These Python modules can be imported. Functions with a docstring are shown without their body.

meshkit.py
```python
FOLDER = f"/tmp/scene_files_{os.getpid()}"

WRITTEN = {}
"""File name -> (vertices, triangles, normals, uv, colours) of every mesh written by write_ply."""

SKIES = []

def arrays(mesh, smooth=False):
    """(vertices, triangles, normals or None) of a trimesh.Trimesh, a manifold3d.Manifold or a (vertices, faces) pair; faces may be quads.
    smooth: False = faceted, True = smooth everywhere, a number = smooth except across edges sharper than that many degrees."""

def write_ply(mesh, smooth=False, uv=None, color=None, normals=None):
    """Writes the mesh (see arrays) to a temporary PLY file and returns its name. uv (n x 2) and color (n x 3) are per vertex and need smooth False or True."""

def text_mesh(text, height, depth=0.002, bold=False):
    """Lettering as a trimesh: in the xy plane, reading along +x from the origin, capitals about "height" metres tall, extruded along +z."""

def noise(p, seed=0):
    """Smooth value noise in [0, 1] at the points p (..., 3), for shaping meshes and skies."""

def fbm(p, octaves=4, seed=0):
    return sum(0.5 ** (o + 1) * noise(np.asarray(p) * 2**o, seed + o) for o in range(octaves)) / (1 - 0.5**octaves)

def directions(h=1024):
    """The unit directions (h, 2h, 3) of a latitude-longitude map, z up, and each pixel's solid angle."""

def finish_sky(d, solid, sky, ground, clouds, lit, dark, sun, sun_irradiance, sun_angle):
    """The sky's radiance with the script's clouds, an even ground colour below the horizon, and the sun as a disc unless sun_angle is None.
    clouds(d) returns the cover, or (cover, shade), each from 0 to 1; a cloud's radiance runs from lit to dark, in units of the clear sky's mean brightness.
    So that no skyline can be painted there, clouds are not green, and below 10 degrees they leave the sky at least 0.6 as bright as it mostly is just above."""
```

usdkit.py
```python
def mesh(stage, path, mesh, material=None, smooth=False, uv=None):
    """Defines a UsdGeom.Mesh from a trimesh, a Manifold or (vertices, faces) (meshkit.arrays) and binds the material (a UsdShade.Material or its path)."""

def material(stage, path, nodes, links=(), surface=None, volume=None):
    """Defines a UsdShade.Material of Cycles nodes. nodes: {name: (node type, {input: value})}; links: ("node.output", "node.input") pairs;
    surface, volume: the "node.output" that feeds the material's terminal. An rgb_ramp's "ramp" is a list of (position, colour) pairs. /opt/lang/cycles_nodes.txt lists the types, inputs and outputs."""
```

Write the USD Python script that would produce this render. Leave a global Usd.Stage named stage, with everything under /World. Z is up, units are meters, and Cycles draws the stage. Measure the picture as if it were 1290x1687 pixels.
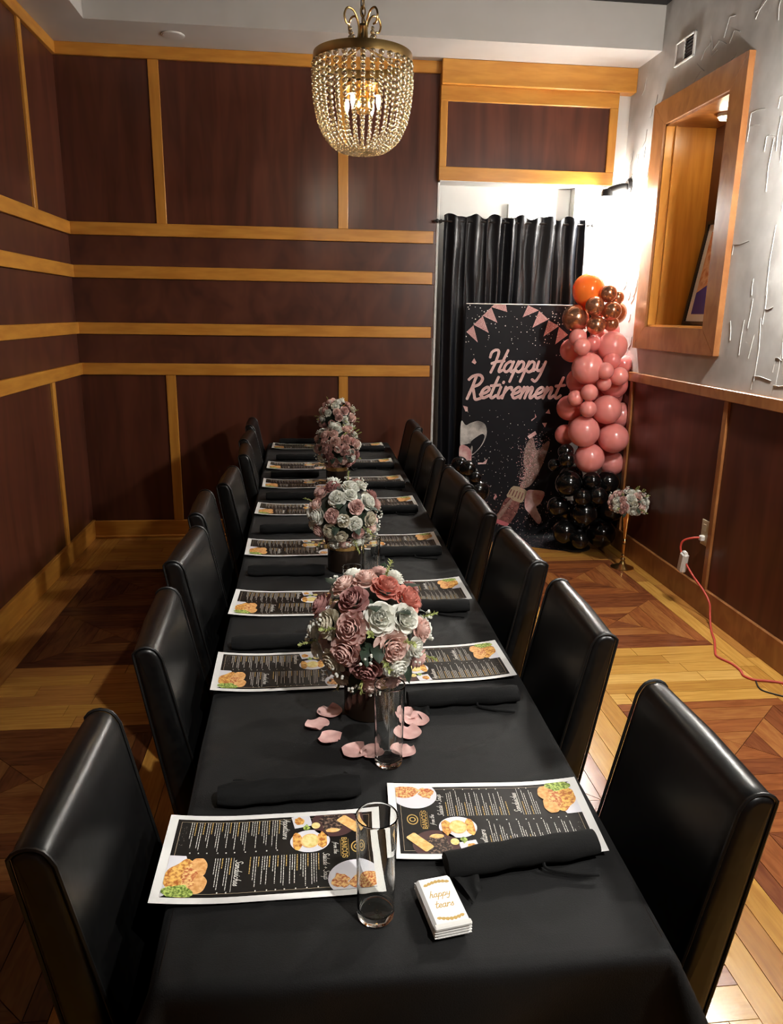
import math, random
import numpy as np, trimesh
from shapely.geometry import Polygon, LineString, Point, box as sbox
from shapely.ops import unary_union
from shapely import affinity
import usdkit, meshkit
from pxr import Usd, UsdGeom, UsdLux, Gf, Sdf

stage = Usd.Stage.CreateInMemory()
UsdGeom.SetStageUpAxis(stage, 'Z')
UsdGeom.Xform.Define(stage, '/World'); UsdGeom.Scope.Define(stage, '/World/Looks')
rng = random.Random(7); nrng = np.random.default_rng(7)
sin, cos, pi = math.sin, math.cos, math.pi

# ------------------------------------------------------------------ camera, exposure, lamp strengths
CAM_POS = (0, 0, 1.683); PITCH, YAW, ROLL = 14.697, -6.431, 0.907; FPX = 1243.448
EXPOSURE = 1.25
BULB, SCONCE, SCONCE_OPEN, PUCK = 160.0, 160.0, 950.0, 45.0; ADDED_SPOT = 4200.0     # emission of the chandelier bulbs, the sconce glass, the niche puck light, the added spotlight
p, y, r = (math.radians(a) for a in (PITCH, YAW, ROLL))
fw = np.array([-sin(y) * cos(p), cos(y) * cos(p), -sin(p)]); rt = np.array([cos(y), sin(y), 0]); up = np.cross(rt, fw)
rt, up = cos(r) * rt + sin(r) * up, -sin(r) * rt + cos(r) * up
cam = UsdGeom.Camera.Define(stage, '/World/camera')
cam.AddTransformOp().Set(Gf.Matrix4d(*[float(q) for row in (rt, up, -fw) for q in (*row, 0)], *CAM_POS, 1))
cam.CreateHorizontalApertureAttr(36.0); cam.CreateFocalLengthAttr(36.0 * FPX / 1290)
cam.CreateExposureAttr(EXPOSURE)

# ------------------------------------------------------------------ helpers
USED = {}
def numbered(parent, name):
    k = (parent, name); n = USED.get(k, -1) + 1; USED[k] = n
    return f'{parent}/{name}' if n == 0 else f'{parent}/{name}_{n:03d}'
def tag(o, label=None, cat=None, group=None, kind=None):
    o = o.GetPrim() if hasattr(o, 'GetPrim') else o
    for k, v in (('label', label), ('category', cat), ('group', group), ('kind', kind)):
        if v: o.SetCustomDataByKey(k, v)
    return o
def thing(name, label=None, cat=None, loc=(0, 0, 0), rotz=0, group=None, kind=None):
    x = UsdGeom.Xform.Define(stage, numbered('/World', name)); x.AddTranslateOp().Set(Gf.Vec3d(*map(float, loc))); x.AddRotateZOp().Set(float(rotz))
    return tag(x, label, cat, group, kind)
def part(parent, name, m, mat, smooth=35, label=None, kind=None):
    path = numbered(str(parent.GetPath()) if parent else '/World', name)
    return tag(usdkit.mesh(stage, path, m, MAT[mat], smooth=smooth), label, kind=kind)
def solo(name, m, mat, label, cat, smooth=35, group=None, kind=None):
    return tag(part(None, name, m, mat, smooth), label, cat, group, kind)
def dup(root, loc, rotz, label, scale=None):
    name = root.GetName(); was = root.GetCustomData()
    x = UsdGeom.Xform.Define(stage, numbered('/World', name)); x.AddTranslateOp().Set(Gf.Vec3d(*map(float, loc))); x.AddRotateZOp().Set(float(rotz))
    o = x.GetPrim(); o.GetReferences().AddInternalReference(root.GetPath()); o.SetInstanceable(True)
    return tag(o, label, was['category'], was.get('group'))
cat_ = trimesh.util.concatenate
def bx(x0, x1, y0, y1, z0, z1):
    m = trimesh.creation.box([abs(x1 - x0), abs(y1 - y0), abs(z1 - z0)]); m.apply_translation([(x0 + x1) / 2, (y0 + y1) / 2, (z0 + z1) / 2]); return m
def cbx(x0, x1, y0, y1, z0, z1, c=.004):
    """A box with chamfered edges (convex hull of its inset corners)."""
    x0, x1 = sorted((x0, x1)); y0, y1 = sorted((y0, y1)); z0, z1 = sorted((z0, z1)); c = min(c, (x1 - x0) / 3, (y1 - y0) / 3, (z1 - z0) / 3); v = []
    for a, sa in ((x0, 1), (x1, -1)):
        for b, sb in ((y0, 1), (y1, -1)):
            for d, sd in ((z0, 1), (z1, -1)):
                v += [(a + sa * c, b + sb * c, d), (a + sa * c, b, d + sd * c), (a, b + sb * c, d + sd * c)]
    return trimesh.convex.convex_hull(np.array(v))
def lathe(prof, n=32, loc=(0, 0, 0)):
    """Surface of revolution from (r, z) pairs."""
    a = np.linspace(0, 2 * pi, n, endpoint=False); v = np.array([(max(r_, 1e-5) * cos(t), max(r_, 1e-5) * sin(t), z) for r_, z in prof for t in a]); f = []
    for i in range(len(prof) - 1):
        for j in range(n):
            k = (j + 1) % n; f += [(i * n + j, i * n + k, (i + 1) * n + k), (i * n + j, (i + 1) * n + k, (i + 1) * n + j)]
    return trimesh.Trimesh(v + np.array(loc), f, process=False)
def crom(pts, n=8, closed=False):
    P = np.array(pts, float)
    if len(P) < 3 and not closed: return np.array([P[0] + (P[-1] - P[0]) * t for t in np.linspace(0, 1, n)])
    Q = np.vstack([P[-1], P, P[0], P[1]]) if closed else np.vstack([2 * P[0] - P[1], P, 2 * P[-1] - P[-2]])
    out = []
    for i in range(len(Q) - 3):
        a, b, c, d = Q[i:i + 4]
        for t in np.linspace(0, 1, n, endpoint=False): out.append(.5 * (2 * b + (c - a) * t + (2 * a - 5 * b + 4 * c - d) * t * t + (3 * b - a - 3 * c + d) * t ** 3))
    if not closed: out.append(P[-1])
    return np.array(out)
def tube(pts, rad, n=8, closed=False):
    P = np.array(pts, float); R = np.broadcast_to(rad, len(P))
    T = np.roll(P, -1, 0) - np.roll(P, 1, 0)
    if not closed: T[0], T[-1] = P[1] - P[0], P[-1] - P[-2]
    T /= np.maximum(np.linalg.norm(T, axis=1, keepdims=True), 1e-9); v, u = [], None
    for i in range(len(P)):
        u = np.cross(T[i], [0, 0, 1] if abs(T[i][2]) < .9 else [1, 0, 0]) if u is None else u - T[i] * (u @ T[i])
        u /= np.linalg.norm(u); w = np.cross(T[i], u)
        v += [P[i] + R[i] * (cos(a) * u + sin(a) * w) for a in np.linspace(0, 2 * pi, n, endpoint=False)]
    f, m = [], len(P)
    for i in range(m if closed else m - 1):
        k = (i + 1) % m
        for j in range(n):
            l = (j + 1) % n; f += [(i * n + j, i * n + l, k * n + l), (i * n + j, k * n + l, k * n + j)]
    if not closed:
        for b, s in ((0, 1), ((m - 1) * n, -1)):
            for j in range(1, n - 1): f.append((b, b + j + 1, b + j) if s > 0 else (b, b + j, b + j + 1))
    return trimesh.Trimesh(np.array(v), f, process=False)
def loft(secs):
    """Closed sections (same point count), capped."""
    n = len(secs[0]); v = np.vstack(secs); f = []
    for i in range(len(secs) - 1):
        for j in range(n):
            k = (j + 1) % n; f += [(i * n + j, i * n + k, (i + 1) * n + k), (i * n + j, (i + 1) * n + k, (i + 1) * n + j)]
    for b, s in ((0, 1), ((len(secs) - 1) * n, -1)):
        c = len(v); v = np.vstack([v, v[b:b + n].mean(0)])
        for j in range(n): f.append((c, b + (j + 1) % n, b + j)[::s])
    m = trimesh.Trimesh(v, f, process=False); m.fix_normals(); return m
def ext(poly, h, z=0):
    ps = [g for g in getattr(poly, 'geoms', [poly]) if g.area > 1e-10 and g.geom_type == 'Polygon']
    m = cat_([trimesh.creation.extrude_polygon(g, h, engine='earcut') for g in ps]); m.apply_translation([0, 0, z]); return m
def grid(nu, nv, fn):
    U, V = np.meshgrid(np.linspace(0, 1, nu), np.linspace(0, 1, nv), indexing='ij'); v = np.array(fn(U, V)).reshape(3, -1).T
    i = np.arange(nu * nv).reshape(nu, nv); a, b, c, d = i[:-1, :-1].ravel(), i[1:, :-1].ravel(), i[1:, 1:].ravel(), i[:-1, 1:].ravel()
    return trimesh.Trimesh(v, np.vstack([np.stack([a, b, c], 1), np.stack([a, c, d], 1)]), process=False)
def ball(c, rad, sub=2, sc=(1, 1, 1)):
    m = trimesh.creation.icosphere(sub, rad); m.apply_scale(sc); m.apply_translation(c); return m
def moved(m, t): m = m.copy(); m.apply_translation(t); return m
def frame_to(m, z, c):
    """Turns local +z to direction z and moves to c."""
    z = np.array(z, float); z /= np.linalg.norm(z); x = np.cross([0, 0, 1], z)
    x = np.array([1., 0, 0]) if np.linalg.norm(x) < 1e-3 else x / np.linalg.norm(x); yy = np.cross(z, x)
    M = np.eye(4); M[:3, 0], M[:3, 1], M[:3, 2], M[:3, 3] = x, yy, z, c; m = m.copy(); m.apply_transform(M); return m

# ------------------------------------------------------------------ materials
MAT = {}
def mat(name, nodes, links=(), surface='p.BSDF'): MAT[name] = usdkit.material(stage, f'/World/Looks/{name}', nodes, links, surface=surface)
def plain(name, c, rough=.5, metal=0, bump=None, **k):
    nodes = {'p': ('principled_bsdf', dict(base_color=c, roughness=rough, metallic=metal, **k))}; links = []
    if bump:
        sc, st, di = bump
        nodes.update(g=('geometry', {}), n=('noise_texture', dict(scale=sc, detail=4)), b=('bump', dict(strength=st, distance=di)))
        links = [('g.position', 'n.vector'), ('n.fac', 'b.height'), ('b.normal', 'p.normal')]
    mat(name, nodes, links)
def noisy(name, c1, c2, scale=20, rough=.5, lo=.35, hi=.65, bump=0, detail=4, mscale=(1, 1, 1), loc=(0, 0, 0), distortion=0, **k):
    """Two colours mixed by (stretched) noise: wood, leather, food, plaster."""
    nodes = {'g': ('geometry', {}), 'm': ('mapping', dict(scale=mscale, location=loc)), 'n': ('noise_texture', dict(scale=scale, detail=detail, distortion=distortion)),
             'c': ('rgb_ramp', {'ramp': [(lo, c1), (hi, c2)]}), 'p': ('principled_bsdf', dict(roughness=rough, **k))}
    links = [('g.position', 'm.vector'), ('m.vector', 'n.vector'), ('n.fac', 'c.fac'), ('c.color', 'p.base_color')]
    if bump:
        nodes['b'] = ('bump', dict(strength=bump, distance=.002)); links += [('n.fac', 'b.height'), ('b.normal', 'p.normal')]
    mat(name, nodes, links)
def emit(name, c, s): mat(name, {'e': ('emission', dict(color=c, strength=s))}, surface='e.emission')
for i in range(4):   # mahogany stained panels: vertical grain with broad figure
    noisy(f'mahogany_{i}', (.060, .0185, .0105), (.118, .036, .020), 2.2, .30, .3, .7, mscale=(4.5, 4.5, .55), loc=(i * 3.1, i * 1.7, i * .9), distortion=.6, detail=6, specular_ior_level=.45)
    noisy(f'mahogany_flat_{i}', (.062, .0195, .0115), (.120, .039, .022), 2.2, .34, .3, .7, mscale=(2.6, 2.6, 1.6), loc=(i * 2.1, i * .7, i * 1.9), distortion=.8, detail=6, specular_ior_level=.4)
for i in range(3):   # honey trim
    noisy(f'trim_{i}', (.50, .205, .028), (.62, .285, .046), 3, .33, mscale=(1.5, 1.5, 9), loc=(i, 2 * i, 0), detail=5)
    noisy(f'trim_v_{i}', (.50, .205, .028), (.62, .285, .046), 3, .33, mscale=(9, 9, .8), loc=(i, 2 * i, 0), detail=5)
noisy('frame_wood', (.25, .095, .03), (.36, .15, .05), 4, .3, mscale=(1, 2.5, 1.2), distortion=1.2, detail=6)
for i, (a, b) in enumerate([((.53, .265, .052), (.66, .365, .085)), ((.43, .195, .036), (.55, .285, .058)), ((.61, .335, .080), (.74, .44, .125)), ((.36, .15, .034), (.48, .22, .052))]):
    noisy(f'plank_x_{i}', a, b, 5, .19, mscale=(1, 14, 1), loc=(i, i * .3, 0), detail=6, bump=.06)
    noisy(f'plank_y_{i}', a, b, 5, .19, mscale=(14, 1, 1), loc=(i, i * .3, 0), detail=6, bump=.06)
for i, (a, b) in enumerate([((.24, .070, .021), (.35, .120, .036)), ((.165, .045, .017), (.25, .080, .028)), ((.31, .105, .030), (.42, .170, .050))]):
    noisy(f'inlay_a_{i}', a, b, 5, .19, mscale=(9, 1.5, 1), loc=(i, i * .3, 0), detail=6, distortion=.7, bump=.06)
    noisy(f'inlay_a_{i + 3}', tuple(q * .36 for q in a), tuple(q * .40 for q in b), 5, .22, mscale=(9, 1.5, 1), loc=(i, i * .3, 0), detail=6, distortion=.7, bump=.06)  # darkened copies for the left column: floor shade put into the wood colour
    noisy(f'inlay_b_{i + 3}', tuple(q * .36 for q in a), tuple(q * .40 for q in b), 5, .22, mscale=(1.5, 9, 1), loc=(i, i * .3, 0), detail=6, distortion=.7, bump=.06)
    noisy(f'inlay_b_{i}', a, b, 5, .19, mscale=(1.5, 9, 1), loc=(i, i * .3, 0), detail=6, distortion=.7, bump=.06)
plain('subfloor', (.03, .015, .008), .8)
noisy('ceiling_paint', (.50, .475, .44), (.54, .51, .48), 3, .6)
plain('black_ceiling', (.012, .012, .013), .7)
noisy('white_paint', (.62, .61, .58), (.67, .66, .63), 3, .5)
noisy('plaster', (.43, .42, .40), (.55, .54, .52), 6, .55, bump=.5, detail=6, mscale=(1, 1, 1))
plain('plaster_ridge', (.52, .51, .49), .6)
noisy('leather', (.0025, .0025, .0028), (.005, .005, .005), 60, .34, bump=.12, specular_ior_level=.45)
plain('leather_seam', (.004, .004, .004), .4)
plain('dark_leg', (.012, .008, .006), .35)
noisy('cloth', (.0056, .0056, .006), (.0078, .0078, .0078), 400, .7, bump=.2, sheen_weight=.03, sheen_roughness=.5, specular_ior_level=.25)
noisy('napkin', (.0028, .0028, .003), (.0045, .0045, .0045), 300, .85, bump=.2, sheen_weight=.015, specular_ior_level=.2)
plain('satin', (.0045, .005, .0075), .42, specular_ior_level=.3)
plain('brass', (.62, .40, .15), .26, 1.0)
plain('antique_brass', (.42, .27, .10), .32, 1.0)
plain('bright_gold', (.85, .58, .25), .16, 1.0)
plain('black_metal', (.012, .011, .011), .35)
plain('dark_bronze', (.05, .032, .022), .18, .75)
plain('white_plastic', (.70, .69, .66), .35)
plain('almond_plastic', (.56, .47, .32), .35)
plain('red_rubber', (.55, .060, .040), .4)
plain('vent_dark', (.03, .03, .032), .6)
emit('bulb_glow', (1.0, .90, .76), BULB)
emit('sconce_glow', (1.0, .965, .90), SCONCE)
emit('sconce_bulb_glow', (1.0, .965, .90), SCONCE_OPEN)
emit('puck_glow', (1.0, .83, .58), PUCK)
mat('bead_glass', {'t': ('transparent_bsdf', dict(color=(.86, .80, .68))), 'g': ('glossy_bsdf', dict(color=(.90, .82, .66), roughness=.10)), 'd': ('diffuse_bsdf', dict(color=(.16, .14, .10))), 'm1': ('mix_closure', dict(fac=.22)), 'm2': ('mix_closure', dict(fac=.40))},
    [('g.BSDF', 'm1.closure1'), ('d.BSDF', 'm1.closure2'), ('m1.closure', 'm2.closure1'), ('t.BSDF', 'm2.closure2')], surface='m2.closure')
mat('clear_glass', {'p': ('principled_bsdf', dict(base_color=(.98, .99, .98), roughness=.0, transmission_weight=1.0, ior=1.45))})
# printed things
noisy('paper', (.76, .75, .73), (.80, .79, .77), 8, .55)
plain('print_black', (.0075, .0065, .006), .42, specular_ior_level=.35)
plain('print_gold', (.50, .33, .10), .4)
plain('print_white', (.62, .60, .56), .45)
plain('print_tan', (.42, .33, .22), .45)
noisy('food_fries', (.40, .11, .02), (.85, .50, .13), 160, .45, .38, .6)
noisy('food_salad', (.45, .10, .03), (.85, .55, .22), 220, .45, .4, .6)
noisy('food_dip', (.70, .55, .16), (.85, .74, .36), 120, .45)
noisy('food_mussel', (.02, .012, .012), (.30, .20, .14), 190, .45, .48, .66)
noisy('food_bread', (.75, .40, .12), (.88, .60, .26), 120, .45)
noisy('food_bun', (.60, .26, .07), (.82, .48, .20), 110, .45)
noisy('food_green', (.10, .16, .02), (.50, .62, .16), 220, .45, .42, .6)
plain('plate_white', (.70, .69, .74), .4)
plain('plate_dark', (.075, .035, .035), .4)
# banner
plain('banner_black', (.0065, .0065, .0095), .6, specular_ior_level=.2)
noisy('print_pink', (.62, .36, .34), (.82, .60, .57), 22, .45, .3, .7)
noisy('glitter_pink', (.34, .13, .13), (.80, .47, .44), 420, .4, .42, .58)
plain('dot_white', (.75, .70, .66), .4)
plain('dot_pink', (.66, .34, .33), .4)
noisy('print_silver', (.16, .15, .14), (.68, .65, .61), 9, .35, .38, .62)
noisy('print_petal', (.55, .22, .22), (.84, .62, .60), 14, .45, .35, .65)
noisy('print_taupe', (.20, .125, .105), (.32, .21, .18), 30, .45)
noisy('print_wine', (.10, .022, .022), (.26, .10, .085), 40, .45)
plain('print_rose', (.50, .13, .16), .4)
# balloons
def balloon(name, c, rough=.18, **k): plain(name, c, rough, specular_ior_level=.5, coat_weight=.35, coat_roughness=.08, **k)
balloon('balloon_pink', (.80, .27, .245), .25, subsurface_weight=.15, subsurface_scale=.02)
balloon('balloon_pink_deep', (.74, .21, .195), .25, subsurface_weight=.15, subsurface_scale=.02)
balloon('balloon_black', (.0035, .0035, .0035), .16)
balloon('balloon_orange', (.80, .20, .03), .12, subsurface_weight=.2, subsurface_scale=.03)
plain('balloon_copper', (.62, .30, .18), .20, .9)
# flowers
def petal_mat(name, c, c2): 
    mat(name, {'g': ('geometry', {}), 'n': ('noise_texture', dict(scale=45, detail=3)), 'c': ('rgb_ramp', {'ramp': [(.35, c), (.65, c2)]}), 'd': ('principled_bsdf', dict(roughness=.6, sheen_weight=.1)), 't': ('translucent_bsdf', {}), 'm': ('mix_closure', dict(fac=.22))},
        [('g.position', 'n.vector'), ('n.fac', 'c.fac'), ('c.color', 'd.base_color'), ('c.color', 't.color'), ('d.BSDF', 'm.closure1'), ('t.BSDF', 'm.closure2')], surface='m.closure')
for n_, a, b in (('rose_white', (.80, .80, .72), (.86, .86, .80)), ('rose_cream', (.60, .55, .42), (.72, .66, .54)), ('rose_blush', (.78, .53, .47), (.86, .67, .60)), ('rose_dusty', (.64, .39, .35), (.76, .53, .48)),
                 ('rose_mauve', (.36, .15, .14), (.50, .26, .24)), ('rose_coral', (.60, .20, .15), (.72, .31, .25)), ('loose_petal', (.70, .40, .37), (.80, .53, .49))): petal_mat(n_, a, b)
petal_mat('leaf_dark', (.010, .022, .012), (.022, .045, .022)); petal_mat('leaf_lime', (.30, .36, .10), (.48, .52, .20)); petal_mat('blossom_white', (.72, .72, .64), (.80, .80, .74))

# ------------------------------------------------------------------ the room
XL, XR, YB, YF = -1.636, 2.313, 5.729, -2.2
ZC, ZT, ZD = 3.359, 3.36, 3.62
RAILS = [(2.179, 2.263), (1.896, 1.980), (1.514, 1.594), (1.229, 1.312)]
SOF_Y, SOF_X = 5.27, -1.303
PT = .012    # panel thickness
# floor: planked bands with parquet inlay squares between them
fl = thing('floor', kind='structure')
part(fl, 'subfloor', bx(XL - .1, XR + .1, YF, YB + .25, -.06, -.012), 'subfloor', False)
def board(poly, name, m_, top):
    """One floor board from its outline: thickness, with a narrow recessed joint around it."""
    q = poly.buffer(-.0011, join_style=2)
    if q.is_empty or q.area < 2e-4: return
    part(fl, name, ext(q, .013, -.012 + top), m_, False)
BANDX = [(2.93, 3.505), (.895, 1.485), (4.95, 5.80)]          # bands whose planks run along x
COLS = [(-1.42, -.65), (.328, 1.098), (1.364, 2.134)]         # inlay columns
ROWS = [(1.485, 2.93), (3.505, 4.95)]
def run_y(x0, x1, ya, yb_, n):
    w = (x1 - x0) / n
    for i in range(n):
        yy = ya + rng.uniform(-.9, 0)
        while yy < yb_:
            ln = rng.uniform(.8, 1.7); a, b = max(yy, ya), min(yy + ln, yb_)
            if b - a > .03: board(sbox(x0 + i * w, a, x0 + (i + 1) * w, b), 'plank', f'plank_y_{rng.choice([0, 0, 1, 2, 3] if x0 > -1 else [1, 3, 3])}', rng.uniform(-.0004, .0004))  # strip by the left wall: only dark tones, shade put into the colour
            yy += ln
def run_x(x0, x1, ya, yb_, n):
    w = (yb_ - ya) / n
    for i in range(n):
        xx = x0 + rng.uniform(-.7, 0)
        while xx < x1:
            ln = rng.uniform(.5, 1.0); a, b = max(xx, x0), min(xx + ln, x1)
            if b - a > .03: board(sbox(a, ya + i * w, b, ya + (i + 1) * w), 'plank', f'plank_x_{rng.choice([0, 0, 1, 2, 2] if x0 > -1 else [1, 3, 3])}', rng.uniform(-.0004, .0004))  # bands starting at the left: darker planks stand in for shade
            xx += ln
run_y(1.098, 1.364, -.4, 4.95, 3); run_y(2.134, XR, .4, 5.73, 2); run_y(XL, -1.42, .9, 5.73, 2); run_y(-.65, .328, .9, 4.95, 9)
for a, b in BANDX:
    n = round((b - a) / .095)
    for c0, c1 in (COLS if b < 5 else [(-1.42, 2.134)]): run_x(c0, c1, a, b, n)
for (x0, x1) in COLS:
    dk = 3 if x0 < -1 else 0     # the column along the left wall takes darkened tones, its shade put into the colour
    for (ya, yb_) in ROWS:
        half = (yb_ - ya) / 2
        for k in range(2):
            a, b = ya + k * half, ya + (k + 1) * half; bw = .062
            for q, m_ in ((sbox(x0, a, x1, a + bw), 'b'), (sbox(x0, b - bw, x1, b), 'b'), (sbox(x0, a + bw, x0 + bw, b - bw), 'a'), (sbox(x1 - bw, a + bw, x1, b - bw), 'a')):
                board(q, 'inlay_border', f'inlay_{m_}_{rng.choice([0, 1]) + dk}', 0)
            X0, X1, Y0, Y1 = x0 + bw, x1 - bw, a + bw, b - bw; cx, cy = (X0 + X1) / 2, (Y0 + Y1) / 2
            for tri, m_ in (([(X0, Y0), (X1, Y0), (cx, cy)], 'b'), ([(X0, Y1), (X1, Y1), (cx, cy)], 'b'), ([(X0, Y0), (X0, Y1), (cx, cy)], 'a'), ([(X1, Y0), (X1, Y1), (cx, cy)], 'a')):
                t = Polygon(tri); edge = Polygon(tri).bounds; tone = rng.choice([0, 0, 1, 2])
                for s in range(3):
                    f0, f1 = 1 - s / 3, 1 - (s + 1) / 3
                    A = [np.array(tri[2]) + (np.array(tri[i]) - np.array(tri[2])) * f0 for i in (0, 1)]; B = [np.array(tri[2]) + (np.array(tri[i]) - np.array(tri[2])) * f1 for i in (1, 0)]
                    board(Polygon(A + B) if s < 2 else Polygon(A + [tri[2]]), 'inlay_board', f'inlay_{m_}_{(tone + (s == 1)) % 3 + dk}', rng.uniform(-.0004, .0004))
part(fl, 'plain_boards', bx(XL, XR, YF, .4, -.012, .0), 'plank_x_1', False); part(fl, 'plain_boards', bx(XL, 1.098, .4, .895, -.012, .0), 'plank_x_1', False); part(fl, 'plain_boards', bx(1.364, 2.134, .4, .895, -.012, .0), 'plank_x_1', False)

# back wall: plaster core with the door-like alcove behind the curtain, then panels, rails and stiles
AX0, AX1, AD = .955, 1.955, .10
wb = thing('wall_back', kind='structure')
part(wb, 'masonry', cat_([bx(XL - .1, AX0, YB, YB + .25, -.01, 3.8), bx(AX1, XR + .1, YB, YB + .25, -.01, 3.8), bx(AX0, AX1, YB, YB + .25, 2.60, 3.8), bx(AX0, AX1, YB + AD, YB + .25, -.01, 2.60)]), 'white_paint', False)
XE = .938    # right end of the panelling
STB = [(-1.025, -.955), (.230, .300)]
def panel_y(x0, x1, z0, z1, m_): part(wb, 'panel', cbx(x0 + .001, x1 - .001, YB - PT, YB, z0, z1, .002), m_, False)
e = [XL] + [q for s in STB for q in s] + [XE]
k = 0
for z0, z1 in ((RAILS[0][1], ZC - .075), (.136, RAILS[3][0])):
    for a, b in ((XL, STB[0][0]), (STB[0][1], STB[1][0]), (STB[1][1], XE)):
        panel_y(a, b, z0, z1, f'mahogany_{k % 4}'); k += 1
    for a, b in STB: part(wb, 'stile', cbx(a, b, YB - .026, YB, z0, z1, .003), f'trim_v_{k % 3}', False)
for i in range(3): panel_y(XL, XE - .004 * i, RAILS[i + 1][1], RAILS[i][0], f'mahogany_flat_{i}')
for i, (z0, z1) in enumerate(RAILS):
    part(wb, 'rail', cbx(XL, XE - .024, YB - .034, YB, z0, z1, .003), f'trim_{i % 3}', False)
    part(wb, 'rail_end', bx(XE - .024, XE - .002, YB - PT, YB, z0, z1), 'mahogany_2', False, label='dark end of the honey rail')
part(wb, 'top_rail', cbx(XL, .95, YB - .034, YB, ZC - .075, ZC, .003), 'trim_1', False)
part(wb, 'corner_bead', cbx(XE, XE + .017, YB - .014, YB + AD, 0, 2.6, .002), 'white_paint', False, label='white edge strip')
# boxed lintel over the alcove
LB = 5.66
part(wb, 'lintel_crown', cbx(.935, XR, LB - .03, YB, 3.205, ZC, .004), 'trim_0', False)
part(wb, 'lintel_board', cbx(.935, 2.205, LB, YB, 3.108, 3.205, .003), 'trim_1', False)
part(wb, 'lintel_board', cbx(.935, .985, LB, YB, 2.690, 3.108, .003), 'trim_v_1', False)
part(wb, 'lintel_board', cbx(2.145, 2.205, LB, YB, 2.690, 3.108, .003), 'trim_v_0', False)
part(wb, 'lintel_board', cbx(.935, 2.205, LB, YB, 2.600, 2.690, .003), 'trim_2', False)
part(wb, 'panel', bx(.985, 2.145, LB + .02, YB, 2.690, 3.108), 'mahogany_1', False)
part(wb, 'soffit_board', bx(.945, 2.20, LB + .003, YB + AD, 2.592, 2.600), 'white_paint', False, label='white underside of the lintel')
tb = thing('baseboard_back', kind='structure')
part(tb, 'board', cbx(XL, XE, YB - .026, YB, 0, .136, .005), 'trim_1', False)
part(tb, 'quarter_round', cbx(XL, XE, YB - .04, YB - .02, 0, .022, .006), 'trim_0', False)
# left wall
wl = thing('wall_left', kind='structure')
part(wl, 'masonry', bx(XL - .2, XL, YF, YB + .2, -.01, 3.8), 'white_paint', False)
STL = [5.045 + .047 - .985 * 0]; st = [(5.045, 5.10)]
yy = 5.045
while yy > -1.0: yy -= 1.32; st.append((yy, yy + .055))
edges = [YB] + [q for s in st for q in (s[1], s[0])] + [YF]
for z0, z1 in ((RAILS[0][1], ZC - .075), (.136, RAILS[3][0])):
    for j in range(0, len(edges), 2):
        part(wl, 'panel', cbx(XL, XL + PT, edges[j + 1] + .001, edges[j] - .001, z0, z1, .002), f'mahogany_{(k + 1) % 4}', False); k += 1
    for a, b in st: part(wl, 'stile', cbx(XL, XL + .026, a, b, z0, z1, .003), f'trim_v_{k % 3}', False)
for i in range(3): part(wl, 'panel', cbx(XL, XL + PT, YF, YB - PT, RAILS[i + 1][1], RAILS[i][0], .002), f'mahogany_flat_{i + 1}', False)
for i, (z0, z1) in enumerate(RAILS): part(wl, 'rail', cbx(XL, XL + .034, YF, YB - .03, z0, z1, .003), f'trim_{i % 3}', False)
part(wl, 'top_rail', cbx(XL, XL + .034, YF, YB - .03, ZC - .075, ZC, .003), 'trim_1', False)
tb = thing('baseboard_left', kind='structure')
part(tb, 'board', cbx(XL, XL + .026, YF, YB - .026, 0, .136, .005), 'trim_1', False)
part(tb, 'cap', cbx(XL, XL + .034, YF, YB - .026, .136, .146, .003), 'trim_2', False)
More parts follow.
